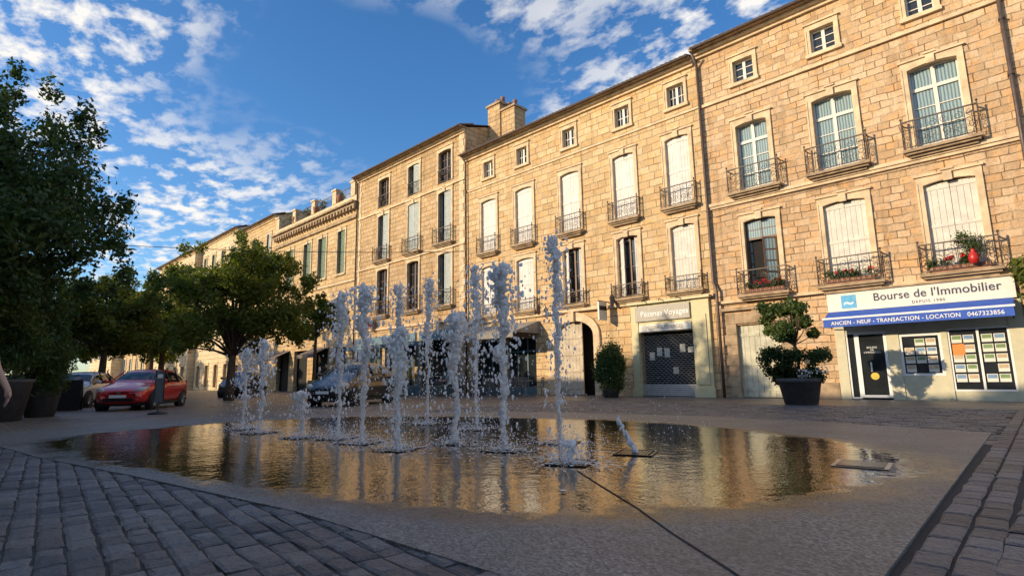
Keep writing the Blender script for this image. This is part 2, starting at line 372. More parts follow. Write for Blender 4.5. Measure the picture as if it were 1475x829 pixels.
# ------------------------------------------------------------------ house A (estate agent)
def houseA():
    g=G('stone_town_house'); x0,x1,zt=-9.28,8.0,14.55
    A2=[(-7.9,-6.7),(-5.1,-3.8),(-2.2,-.9),(1.0,2.3),(4.2,5.5)]
    att=[(-7.8,-7.0),(-4.9,-4.1),(-2.0,-1.25),(1.2,2.0),(4.4,5.2)]
    ops=[(a,b,8.0,10.75) for a,b in A2]+[(a,b,4.0,6.8) for a,b in A2]+[(a,b,12.5,13.45) for a,b in att]
    dr=(-8.5,-6.9,0.0,2.75); shop=(-5.15,-.35,0.0,2.9); dr2=(1.2,2.4,0,2.6)
    ops+= [dr,shop,dr2]
    shell(g,x0,x1,zt,W_A,ops)
    for a,b in A2:
        surround(g,a,b,8.0,10.75,sill=False); casement(g,a,b,8.0,10.75,D+.24,gm=CURT,rows=4,cols=0,trans=.75)
        balcony(g,(a+b)/2,1.9,7.9,.36,.95)
    for i,(a,b) in enumerate(A2):
        surround(g,a,b,4.0,6.8,sill=False)
        balcony(g,(a+b)/2,1.9 if i else 1.8,3.85,.36,.92)
        if i==0:
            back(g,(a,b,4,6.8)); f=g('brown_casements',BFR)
            f.box(a,a+.07,D+.14,D+.2,4,6.8); f.box(b-.07,b,D+.14,D+.2,4,6.8); f.box(a+.07,b-.07,D+.14,D+.2,6.0,6.08); f.box(a+.07,b-.07,D+.14,D+.2,6.72,6.8)
            f.box((a+b)/2-.02,(a+b)/2+.02,D+.15,D+.19,6.08,6.72); f.box(a+.07,b-.07,D+.15,D+.19,6.38,6.41)
            g('transom_glass',CURT).box(a+.07,b-.07,D+.165,D+.175,6.08,6.72)
            for hx,s,an in ((a+.07,1,R(-60)),(b-.07,-1,R(38))):
                M=Matrix.Translation((hx,D+.14,0))@Matrix.Rotation(-an*s,4,'Z'); w=.53
                def bx(mb,p,q,y0,y1,c,d):
                    p,q=(p,q) if s>0 else (-q,-p); mb.box(p,q,y0,y1,c,d,M)
                bx(f,0,.06,-.02,.02,4.05,5.98); bx(f,w-.06,w,-.02,.02,4.05,5.98); 
                for z in (4.05,4.62,5.05,5.48,5.93): bx(f,.06,w-.06,-.018,.018,z,z+.05)
                bx(g('casement_glass',CURT),.06,w-.06,-.005,.005,4.1,5.93)
        elif i in (1,2,4): back(g,(a,b,4,6.8)); shutters(g,a,b,4.0,6.75,D,'closed',SHUT)
        else: casement(g,a,b,4.0,6.8,D+.24,trans=.7)
    for a,b in att:
        surround(g,a,b,12.5,13.45,w=.15,key=False,rise=.0); casement(g,a,b,12.5,13.45,D+.2,rows=3,cols=0)
    t=g('string_courses',TRIM)
    t.box(x0,x1,D-.13,D,7.6,7.72); t.box(x0,x1,D-.08,D,7.5,7.597); t.box(x0,x1,D-.1,D,11.95,12.07); t.box(x0,x1,D-.12,D,3.62,3.72)
    eaves(g,x0,x1,zt,.5)
    q=g('door_surround',TRIM2)
    for i in range(7):
        z=i*.4; e=.12 if i%2 else .0
        q.box(-8.5-.38-e,-8.5+.003,D-.07,D+.2,z+.005,z+.392); q.box(-6.9-.003,-6.9+.38+e,D-.07,D+.2,z+.005,z+.392)
    for i in range(7):
        x=-8.88+i*(2.36/7); q.box(x+.004,x+2.36/7-.004,D-.09 if i==3 else D-.07,D+.2,2.802,3.3 if i==3 else 3.2)
    q.box(-9.0,-6.4,D-.16,D,3.303,3.42)
    w=g('old_door',WOODG)
    for s0 in (-8.5,-7.7):
        for i in range(4): w.box(s0+.005+i*.2,s0+.195+i*.2,D+.12,D+.16,0.02,2.75)
        w.box(s0+.02,s0+.78,D+.1,D+.119,.25,.4); w.box(s0+.02,s0+.78,D+.1,D+.119,1.2,1.32); w.box(s0+.02,s0+.78,D+.1,D+.119,2.3,2.42)
    rs=g('no_parking_roundel',RED); rs.add([(-7.3+.13*math.cos(k*.5236),D+.095,1.6+.13*math.sin(k*.5236)) for k in range(12)],[tuple(range(12))])
    rw=g('roundel_centre',WHITE); rw.add([(-7.3+.09*math.cos(k*.5236),D+.092,1.6+.09*math.sin(k*.5236)) for k in range(12)],[tuple(range(12))])
    back(g,dr,rev=.3); back(g,dr2); g('side_door',WOODP).box(1.2,2.4,D+.1,D+.15,0,2.6)
    s=g('shop_front',BEI)
    y=D+.05
    s.box(-5.15,-4.85,D-.06,y+.1,0,2.9); s.box(-3.68,-3.35,D-.06,y+.1,0,2.9); s.box(-3.348,-2.28,D-.02,y+.1,0,.75); s.box(-3.348,-2.28,D-.02,y+.1,2.05,2.9)
    s.box(-2.278,-2.12,D-.06,y+.1,0,2.9); s.box(-2.118,-.7,D-.02,y+.1,0,.28); s.box(-2.118,-.7,D-.02,y+.1,2.15,2.9); s.box(-.698,-.35,D-.06,y+.1,0,2.9)
    s.box(-4.848,-3.682,D-.02,y+.1,2.2,2.9)
    back(g,shop,rev=1.2); 
    f=g('shop_window_frames',WHITE)
    def frame(a,b,c,d,t=.06,yy=D-.03):
        f.box(a,a+t,yy,yy+.08,c,d); f.box(b-t,b,yy,yy+.08,c,d); f.box(a+t,b-t,yy,yy+.08,c,c+t); f.box(a+t,b-t,yy,yy+.08,d-t,d)
        g('shop_glass',GLASS).box(a+t,b-t,yy+.04,yy+.05,c+t,d-t)
    frame(-4.84,-4.55,0.02,2.2,.05); frame(-4.55,-3.69,.06,2.2,.085,D-.035); frame(-3.35,-2.28,.75,2.05,.07); frame(-2.12,-.7,.28,2.15,.05)
    f.box(-1.44,-1.38,D-.035,D+.05,.33,2.1)
    ps=g('listings_cards',SIGNW); ph=[g('listing_photos_%d'%i,m) for i,m in enumerate((simple('photo_blue',(.16,.28,.45)),simple('photo_green',(.18,.28,.12)),simple('photo_sand',(.50,.38,.24))))]
    rr=random.Random(3)
    for (a,b,c,d,nx,nz) in ((-3.24,-2.39,.86,1.95,3,4),(-2.04,-1.48,.55,2.0,2,5),(-1.34,-.78,.55,2.0,2,5)):
        for i in range(nx):
            for j in range(nz):
                if rr.random()<.08: continue
                xx=a+(b-a)*i/nx; zz=c+(d-c)*j/nz; w=(b-a)/nx*.88; h=(d-c)/nz*.8
                ps.box(xx,xx+w,D-.006,D-.001,zz,zz+h); ph[rr.randrange(3)].box(xx+w*.08,xx+w*.92,D-.010,D-.0065,zz+h*.45,zz+h*.92)
    text('BOURSE\nDE\nL\'IMMOBILIER',.08,(-4.12,D-.02,1.6),WHITE,g.e); st=g('door_stickers',simple('yellow_sticker',(.6,.45,.06)))
    st.add([(-4.12+.12*math.cos(k*.5236),D-.012,.75+.12*math.sin(k*.5236)) for k in range(12)],[tuple(range(12))])
    g('poster',simple('orange_poster',(.75,.25,.05))).box(-2.04,-1.75,D-.016,D-.011,1.35,1.68)
    f.box(-4.2,-4.16,D-.09,D-.05,.9,1.2)
    sg=g('fascia_sign',SIGNW); sg.box(-5.25,-.42,D-.16,D-.001,2.93,3.56)
    g('fascia_trim',TRIM2).box(-5.3,-.37,D-.22,D-.001,3.563,3.615)
    text("Bourse de l'Immobilier",.36,(-2.3,D-.165,3.3),NAVY,g.e,bold=.004,sx=.93,sp=1.03); text('DEPUIS 1980',.12,(-2.45,D-.165,3.04),NAVY,g.e,sp=1.3)
    g('logo_panel',simple('sky_blue_logo',(.10,.40,.65))).box(-4.82,-4.38,D-.17,D-.161,3.02,3.46)
    text('~',.5,(-4.6,D-.173,3.2),WHITE,g.e,bold=.01)
    aw=g('awning',BLUE); P=.7
    aw.add([(-5.25,D-.17,2.92),(-.5,D-.17,2.92),(-.5,D-.17-P,2.62),(-5.25,D-.17-P,2.62)],[(0,1,2,3)])
    aw.box(-5.25,-.5,D-.19-P,D-.172-P,2.36,2.62)
    g('awning_bar',WHITE).box(-5.28,-.47,D-.2-P,D-.15-P,2.622,2.68)
    text('ANCIEN - NEUF - TRANSACTION - LOCATION   0467323856',.17,(-2.86,D-.195-P,2.48),WHITE,g.e,bold=.002,sx=.9,sp=1.06)
    for xx in (-5.2,-.55): g('awning_arms',IRON).tube([(xx,D-.1,2.35),(xx,D-.15-P,2.6)],.02,5)
    p=g('downpipes',PIPE,True)
    p.tube([(.25,D-.12,14.3),(.25,D-.12,8.2),(.25,D-.22,7.9),(.25,D-.22,7.3),(.25,D-.12,7.0),(.25,D-.12,3.9),(.25,D-.2,3.7),(.25,D-.12,3.4),(.25,D-.12,0)],.055,8)
    for z in (1,3,5.5,9.5,11.3,13): p.box(.17,.33,D-.19,D,z,z+.05)
    p.tube([(-9.2,D-.45,7.35),(-6.5,D-.12,7.42),(0.2,D-.12,7.45)],.012,4); p.tube([(-9.0,D-.08,3.57),(-5.3,D-.08,3.6)],.014,4)
    g('plinth',TRIM2).box(-6.5,-5.17,D-.05,D,0,.55); g('plinth',TRIM2).box(-.34,1.15,D-.05,D,0,.55)
    g('letter_box',BLACK).box(-6.2,-5.95,D-.1,D-.002,1.2,1.55)
    e=g.done()
    for (x,n,k) in ((-7.25,300,1),(-4.45,260,1),(-1.55,500,2)):
        fb=G('window_box',(x,D-.26,3.86)); 
        fb('trough',TERR).box(-.7,.7,-.07,.1,0,.17); fb.done()
        leaves('foliage',[(rr.uniform(-.7,.7),0,.25+rr.random()*.12,.16,.1,.14) for _ in range(9)]+([(.35,-.02,.7,.3,.16,.4),(.1,0,.95,.2,.12,.25)] if k==2 else []),n*4,.075,LF3,fb.e)
        leaves('blooms',[(rr.uniform(-.7,.7),-.04,.36+rr.random()*.1,.09,.07,.06) for _ in range(7)],n//3,.07,RED,fb.e,aspect=.9)
    sv=G('red_lantern',(-1.2,D-.52,3.97))
    sv('body',simple('red_plastic',(.5,.02,.015),.4),True).lathe([(.03,0),(.11,.04),(.13,.18),(.10,.3),(.05,.36),(.06,.40),(.02,.46)],n=12); sv.done()
houseA()

# ------------------------------------------------------------------ house B
def houseB():
    g=G('stone_town_house'); x0,x1,zt=-24.35,-9.3,14.35
    X=[(-22.95,-21.7),(-20.15,-18.9),(-16.95,-15.75),(-13.75,-12.6),(-11.0,-9.9)]
    att=[(-22.7,-21.9),(-20.0,-19.2),(-16.7,-15.9),(-13.5,-12.7),(-10.75,-9.95)]
    ar=(-17.6,-15.2,0,3.55); sh=(-12.75,-10.25,0,2.72); cf1=(-23.7,-21.6,0,2.9); cf2=(-21.0,-18.9,0,2.9)
    ops=[(a,b,8.05,11.15) for a,b in X]+[(a,b,4.4,7.2) for a,b in X]+[(a,b,12.5,13.5) for a,b in att]+[ar,sh,cf1,cf2]
    shell(g,x0,x1,zt,W_B,ops)
    for i,(a,b) in enumerate(X):
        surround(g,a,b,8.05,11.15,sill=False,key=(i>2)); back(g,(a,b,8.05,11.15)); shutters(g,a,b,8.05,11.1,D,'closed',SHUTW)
        balcony(g,(a+b)/2,1.55,7.98,.28,.88,True)
        surround(g,a,b,4.4,7.2,sill=False,key=(i>1)); 
        if i in (2,3):
            casement(g,a,b,4.4,7.2,D+.27,rows=4,fm=BFR); leaf(g('shutters_folded',SHUTW),a+.004,.5,4.45,7.1,D+.22,R(35),1,3); leaf(g('shutters_folded',SHUTW),b-.004,.3,4.45,7.1,D+.24,R(20),-1,3)
        else: back(g,(a,b,4.4,7.2),rev=.29); shutters(g,a,b,4.4,7.15,D,'closed',SHUTW if i<4 else SHUT)
        balcony(g,(a+b)/2,1.6,4.33,.26,.62)
    for a,b in att:
        surround(g,a,b,12.5,13.5,w=.14,key=False,rise=0); casement(g,a,b,12.5,13.5,D+.2,rows=2)
    t=g('string_courses',TRIM); t.box(x0,x1,D-.06,D,12.02,12.12); t.box(x0,x1,D-.1,D,3.98,4.1)
    eaves(g,x0,x1-.14,zt,.5,ex=.0)
    p=g('downpipes',PIPE,True); p.tube([(-9.25,D-.5,14.25),(-9.25,D-.13,13.9),(-9.23,D-.13,4.5),(-9.1,D-.2,4.2),(-9.1,D-.2,0)],.06,8)
    p.tube([(-24.2,D-.45,14.2),(-24.2,D-.12,13.9),(-24.2,D-.12,0)],.05,8)
    a,b=ar[0],ar[1]; q=g('archway_stone',TRIM); n=14; cx=(a+b)/2; r=(b-a)/2; zs=3.55-r*.62
    def P(i,rad,rz): 
        an=math.pi*(1-i/n); return cx+rad*math.cos(an), zs+rz*math.sin(an)
    for i in range(n):
        (xa,za),(xb,zb)=P(i,r,r*.62),P(i+1,r,r*.62); (xc,zc),(xd,zd)=P(i+1,r+.35,r*.62+.42),P(i,r+.35,r*.62+.42)
        q.quad((xa,D-.12,za),(xb,D-.12,zb),(xc,D-.12,zc),(xd,D-.12,zd)); q.quad((xd,D-.12,zd),(xc,D-.12,zc),(xc,D,zc),(xd,D,zd))
        q.quad((xa,D-.12,za),(xa,D+.4,za),(xb,D+.4,zb),(xb,D-.12,zb))
        g('arch_spandrel',TRIM).quad((xa,D+.02,za),(xb,D+.02,zb),(xb,D+.02,3.56),(xa,D+.02,3.56))
    for i in range(5):
        e=.1 if i%2 else 0; hz=zs/5
        q.box(a-.35-e,a+.003,D-.12,D+.4,i*hz+.004,(i+1)*hz-.004); q.box(b-.003,b+.35+e,D-.12,D+.4,i*hz+.004,(i+1)*hz-.004)
    q.box(a-.6,b+.6,D-.22,D,3.99,4.12); q.box(cx-.16,cx+.16,D-.24,D-.12,3.5,3.985)
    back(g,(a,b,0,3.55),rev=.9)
    w=g('carriage_door',WOODP); 
    for i in range(8): w.box(a+.01+i*.2,a+.2+i*.2,D+.10,D+.16,0.02,3.45)
    for z in (.3,1.1,1.9,2.7): w.box(a+.05,a+1.58,D+.07,D+.099,z,z+.1)
    M=Matrix.Translation((b-.02,D+.25,0))@Matrix.Rotation(R(-80),4,'Z'); w.box(-.9,0,0,.06,.02,3.2,M)
    s=g('shop_surround',YEL)
    s.box(-13.1,-12.76,D-.14,D+.1,0,3.95); s.box(-10.24,-9.5,D-.14,D+.1,0,3.95); s.box(-10.1,-9.64,D-.18,D-.141,.5,3.3); s.box(-13.15,-12.7,D-.2,D-.141,0,.35); s.box(-10.3,-9.44,D-.2,D-.141,0,.35)
    s.box(-12.758,-10.242,D-.1,D+.1,2.722,3.95); s.box(-13.2,-9.4,D-.28,D,3.953,4.06)
    g('signboard',SIGNT).box(-12.85,-10.3,D-.2,D-.101,3.2,3.85)
    text('Pézenas Voyages',.33,(-11.45,D-.21,3.5),WHITE,g.e,bold=.005)
    g('signboard_lower',SIGNW).box(-12.7,-10.3,D-.17,D-.101,2.74,3.05); text('PÉZENAS VOYAGES',.2,(-11.5,D-.175,2.9),SIGNT,g.e,bold=.002)
    for xx in (-12.3,-11.5,-10.7): g('spot_lamps',BLACK).tube([(xx,D-.1,4.0),(xx,D-.45,4.1),(xx,D-.5,4.0)],.02,5)
    back(g,sh,rev=.6); g('shop_glass',GLASS).quad((-12.75,D+.3,.5),(-10.25,D+.3,.5),(-10.25,D+.3,2.72),(-12.75,D+.3,2.72))
    gr=g('roller_grille',simple('galvanised',(.50,.49,.46),.5,.3))
    for k in range(int(2.2/.085)):
        z=.5+k*.085; pts=[(-12.74+i*.1,D+.06,z+(.035 if (i+k)%2 else -.005)) for i in range(26)]; gr.tube(pts,.011,3,False)
    for i in range(6): gr.box(-12.75,-10.25,D+.02,D+.08,.03+i*.08,.1+i*.08)
    rr=random.Random(5)
    pc=g('window_posters',SIGNW)
    for k in range(6):
        x=-12.5+k*.36; z=rr.uniform(.9,1.9); pc.box(x,x+.24,D+.27,D+.29,z,z+.3*rr.uniform(.7,1.3))
    for (a,b,c,d) in (cf1,cf2):
        back(g,(a,b,c,d),rev=.8); f=g('cafe_front_frames',TEAL)
        for k in range(4): x=a+(b-a)*k/3; f.box(x-.035,x+.035,D+.12,D+.18,0,d)
        f.box(a,b,D+.11,D+.19,2.2,2.28); f.box(a,b,D+.11,D+.19,0,.4); g('cafe_glass',GLASS).quad((a,D+.15,.4),(b,D+.15,.4),(b,D+.15,d),(a,D+.15,d))
    aw=g('cafe_awning',AWNB)
    aw.add([(-23.9,D-.02,3.75),(-18.6,D-.02,3.75),(-18.6,D-2.0,3.1),(-23.9,D-2.0,3.1)],[(0,1,2,3)]); aw.box(-23.9,-18.6,D-2.02,D-2.0,2.85,3.1)
    aw.add([(-23.9,D,3.74),(-23.9,D-2,3.1),(-23.9,D,3.1)],[(0,1,2)]); aw.add([(-18.6,D,3.74),(-18.6,D-2,3.1),(-18.6,D,3.1)],[(0,1,2)])
    c=g('chimney_stack',W_C); c.box(-24.4,-23.3,D+2.0,D+3.2,13,18.3); c.box(-23.297,-22.1,D+2.1,D+3.1,13,17.7)
    t2=g('chimney_caps',TRIM2); t2.box(-24.5,-23.2,D+1.9,D+3.3,18.303,18.45); t2.box(-23.29,-22.0,D+2.0,D+3.2,17.703,17.83)
    for xx,zz in ((-24.1,18.45),(-23.6,18.45),(-23.0,17.83),(-22.5,17.83)): g('chimney_pots',TERR,True).lathe([(.16,0),(.13,.5),(.17,.55)],xx,D+2.6,zz,10)
    g.done()
    hs=G('hanging_sign',(-14.35,D-.5,3.75)); hs('bracket',IRON).box(-.02,.02,-.35,.5,.5,.54); hs('panel',SIGNW).box(-.04,.04,-.32,.3,-.35,.48); hs('panel_band',BLACK).box(-.045,.045,-.3,.28,.1,.3); hs.done()
    for x in (-18.35,-13.9):
        wl=G('wall_lantern',(x,D-.35,4.35)); wl('arm',IRON).tube([(0,.35,.1),(0,.15,.3),(0,0,.2)],.015,5)
        wl('cage',IRON).lathe([(.03,.2),(.16,.08),(.15,.06),(.09,-.3),(.02,-.34)],n=4); wl.done()
houseB()

# ------------------------------------------------------------------ house C
def houseC():
    g=G('stone_town_house'); x0,x1,zt=-37.0,-24.37,16.35
    X=[(-34.1,-32.65),(-30.4,-29.0),(-27.05,-25.65)]
    fl=[(13.3,15.45),(9.3,12.7),(5.35,8.65)]
    gs=[(-36.2,-33.2,0,3.3),(-32.4,-29.4,0,3.3),(-28.7,-25.6,0,3.3)]
    ops=[(a+.05,b-.05,c,d) for a,b in X for c,d in fl]+gs
    shell(g,x0,x1,zt,W_C,ops,depth=10)
    kinds={(0,0):'dk',(1,0):'rclosed',(2,0):'dk',(0,1):'rclosed',(1,1):'louv',(2,1):'rclosed',(0,2):'dk',(1,2):'dk',(2,2):'rclosed'}
    for i,(a,b) in enumerate(X):
        a+=.05;b-=.05
        for j,(c,d) in enumerate(fl):
            surround(g,a,b,c,d,sill=False,key=(j==1)); k=kinds[(i,j)]
            if k=='dk': casement(g,a,b,c,d,D+.26,fm=BFR,rows=4)
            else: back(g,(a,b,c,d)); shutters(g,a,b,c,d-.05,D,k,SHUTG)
            if j: balcony(g,(a+b)/2,1.8,c-.02,.3,.95)
            else: guard(g,a,b,c,.85)
    t=g('string_courses',TRIM); t.box(x0,x1,D-.1,D,12.95,13.08); t.box(x0,x1,D-.1,D,8.9,9.0); t.box(x0,x1,D-.12,D,4.3,4.45)
    for x in (x0+.15,x1-.45):
        for k in range(38):
            e=.1 if k%2 else 0; z=.1+k*.42
            t.box(x-.1,x+.3+e,D-.035,D,z,z+.4)
    eaves(g,x0,x1,zt,.55,10)
    for (a,b,c,d) in gs:
        back(g,(a,b,c,d),rev=1.0); f=g('shopfront_frames',TEAL)
        for k in range(4): x=a+(b-a)*k/3; f.box(x-.04,x+.04,D+.1,D+.18,0,d)
        f.box(a,b,D+.09,D+.19,2.4,2.5); f.box(a,b,D+.09,D+.19,0,.5); g('shop_glass',GLASS).quad((a,D+.14,.5),(b,D+.14,.5),(b,D+.14,d),(a,D+.14,d))
        f.box(a-.15,b+.15,D-.1,D-.002,3.3,3.85)
    g('downpipes',PIPE,True).tube([(-36.9,D-.5,16.2),(-36.9,D-.13,15.9),(-36.9,D-.13,0)],.055,8)
    g.done()
    v=G('cafe_veranda',(0,0,0)); fr=v('frame',TEAL); a,b,yy=-33.2,-25.0,D-2.9
    for k in range(6):
        x=a+(b-a)*k/5; fr.box(x-.05,x+.05,yy-.05,yy+.05,0,2.75)
    fr.box(a-.1,b+.1,yy-.09,yy+.09,2.753,2.95); fr.box(a,b,yy-.03,yy+.03,.0,.06)
    v('screens',TEAL).box(a+.05,b-.05,yy-.02,yy+.02,.07,.55)
    v('canopy',AWN).add([(a-.1,yy-.1,2.96),(b+.1,yy-.1,2.96),(b+.1,D-.15,3.3),(a-.1,D-.15,3.3)],[(0,1,2,3)])
    v.done()
    fb=G('hanging_flowers',(-34.6,D-.5,4.6)); fb('basket',TERR).lathe([(.1,0),(.3,.25),(.32,.27)],n=12); fb('chain',IRON).tube([(0,0,.25),(0,.45,.9)],.012,4); fb.done()
    leaves('blooms',[(0,0,.4,.45,.4,.3),(.2,0,.1,.3,.3,.35)],700,.10,RED,fb.e,aspect=.9); leaves('foliage',[(0,0,.3,.45,.4,.3)],500,.10,LF3,fb.e)
houseC()
def houseD():
    g=G('stone_town_house'); x0,x1,zt=-52.0,-37.02,14.6
    X=[(-49.5,-47.9),(-46.1,-44.5),(-43.4,-41.8),(-40.1,-38.7)]; gs=[(-50.5,-48,0,3.4),(-47,-44.5,0,3.4),(-43.5,-41,0,3.4),(-40.2,-38.2,0,3.4)]
    ops=[(a+.1,b-.1,9.2,12.7) for a,b in X]+gs+[(a+.3,b-.3,5,7.4) for a,b in X]
    w=g('walls',W_D); wall(w,x0,x1,0,zt,D,ops); w.quad((x0,D,0),(x0,D+9,0),(x0,D+9,zt),(x0,D,zt)); w.quad((x1,D,0),(x1,D,zt),(x1,D+9,zt),(x1,D+9,0)); w.quad((x0,D,zt),(x1,D,zt),(x1,D+9,zt),(x0,D+9,zt)); w.quad((x1,D+9,0),(x0,D+9,0),(x0,D+9,zt),(x1,D+9,zt))
    for a,b in X:
        surround(g,a+.1,b-.1,9.2,12.7,rise=.0); back(g,(a+.1,b-.1,9.2,12.7)); shutters(g,a+.1,b-.1,9.2,12.7,D,'rclosed',SHUTGR)
        surround(g,a+.3,b-.3,5,7.4,key=False); back(g,(a+.3,b-.3,5,7.4)); shutters(g,a+.3,b-.3,5,7.4,D,'louv',SHUTGR)
    t=g('cornice',TRIM2); t.box(x0,x1,D-.18,D,13.3,13.5); t.box(x0-.1,x1,D-.35,D,14.25,14.45); t.box(x0-.1,x1,D-.55,D,14.453,14.62)
    for k in range(30): x=x0+.3+k*.5; t.box(x,x+.2,D-.4,D-.001,13.95,14.247)
    t3=g('parapet',TRIM); t3.box(x0,x1,D-.15,D+.1,14.623,15.1)
    for x in (x0+.3,-48.2,-44.5,-40.8,x1-.8): t3.box(x,x+.6,D-.2,D+.15,15.103,16.2); t3.box(x-.08,x+.68,D-.28,D+.23,16.203,16.35)
    ir=g('terrace_railing',IRON); ir.box(x0,x1,D-.05,D-.01,16.0,16.04); ir.box(x0,x1,D-.05,D-.01,15.5,15.53)
    for k in range(70): x=x0+.2+k*.21; ir.box(x,x+.02,D-.04,D-.02,15.1,16.0)
    g('string_courses',TRIM).box(x0,x1,D-.1,D,8.35,8.5)
    for (a,b,c,d) in gs: back(g,(a,b,c,d),rev=.4); 
    aw=g('shop_awnings',AWN)
    for (a,b,c,d) in gs[::2]: aw.add([(a-.2,D,3.5),(b+.2,D,3.5),(b+.2,D-1.3,2.9),(a-.2,D-1.3,2.9)],[(0,1,2,3)]); aw.box(a-.2,b+.2,D-1.32,D-1.3,2.65,2.9)
    for k in range(5): leaves('terrace_plants_%d'%k,[(x0+2+k*3,D+.6,16.0,.5,.4,.5)],160,.2,LF3,g.e)
    for k in range(3): g('clay_pots',TERR,True).lathe([(.2,0),(.32,.5),(.34,.55)],x0+4+k*4.1,D-.02,15.105,10)
    g.done()
houseD()
def plain(name,x0,x1,zt,wm,nx,rows,y=D,depth=9,face=1,shm=SHUTG):
    g=G(name); ops=[]
    for (c,d) in rows:
        for k in range(nx):
            xc=x0+(x1-x0)*(k+.5)/nx; ops.append((xc-.5,xc+.5,c,d))
    shell(g,x0,x1,zt,wm,ops,depth,y)
    for o in ops:
        surround(g,*o[:4],y=y,key=False,rise=0); back(g,o,y=y); 
        if o[2]>1: shutters(g,o[0],o[1],o[2],o[3],y,random.choice(['gap','louv','rclosed']),shm)
    eaves(g,x0,x1,zt,.45,depth,y)
    return g.done()
plain('stone_town_house',-62.0,-52.05,16.8,W_D,3,[(13.3,15.2),(9,11.6),(5,7.4),(.3,2.6)])
plain('rendered_town_house',-74,-62.05,17.6,W_E,4,[(14,15.8),(9.8,12.2),(5.6,8),(.3,2.8)],shm=SHUTGR)
plain('rendered_town_house',-90,-74.05,17.0,W_E,5,[(13.6,15.4),(9.8,12.2),(5.6,8),(.3,2.8)],y=D-.8)
plain('rendered_town_house',-104,-90.05,14.0,W_D,4,[(10.6,12.4),(6.8,9),(2,4.5)],y=D-1.5)
plain('rendered_town_house',-122,-104.1,12.0,W_E,5,[(8.6,10.4),(4.8,7),(.5,3)],y=D-3,depth=12)

def opposite():
    Y=-9.5
    specs=[(-70,-56,12.0),(-56,-43,11.5),(-43,-30,12.0),(-30,-18,11.3),(-18,-6,11.6),(-6,6,11.2),(6,20,11.5)]
    for (a,b,z) in specs:
        g=G('opposite_town_house'); w=g('walls',W_O)
        ops=[]
        for c,d in ((.2,2.8),(4.2,6.4),(8.0,10)):
            for k in range(4):
                xc=a+(b-a)*(k+.5)/4; ops.append((xc-.55,xc+.55,c,d))
        t=MB(); wall(t,a,b,0,z,0,ops,.25)
        w.add([(x,Y-y,zz) for x,y,zz in t.v],[tuple(reversed(f)) for f in t.f])
        dk=g('window_glass',GLASS); fr=g('window_frames',WFR)
        for o in ops:
            dk.quad((o[0],Y-.25,o[2]),(o[0],Y-.25,o[3]),(o[1],Y-.25,o[3]),(o[1],Y-.25,o[2]))
            xm=(o[0]+o[1])/2; fr.box(xm-.03,xm+.03,Y-.24,Y-.2,o[2],o[3]); fr.box(o[0],xm-.031,Y-.24,Y-.2,(o[2]+o[3])/2,(o[2]+o[3])/2+.04); fr.box(xm+.031,o[1],Y-.24,Y-.2,(o[2]+o[3])/2,(o[2]+o[3])/2+.04)
            g('sills',TRIM).box(o[0]-.1,o[1]+.1,Y,Y+.1,o[2]-.12,o[2])
        w.quad((a,Y,0),(a,Y,z),(a,Y-9,z),(a,Y-9,0)); w.quad((b,Y,0),(b,Y-9,0),(b,Y-9,z),(b,Y,z)); w.quad((a,Y-9,0),(a,Y-9,z),(b,Y-9,z),(b,Y-9,0))
        r=g('roof_tiles',TILE); r.quad((a,Y+.4,z),(b,Y+.4,z),(b,Y-4.5,z+1.3),(a,Y-4.5,z+1.3)); r.quad((a,Y-9.2,z),(a,Y-4.5,z+1.3),(b,Y-4.5,z+1.3),(b,Y-9.2,z))
        g.done()
opposite()

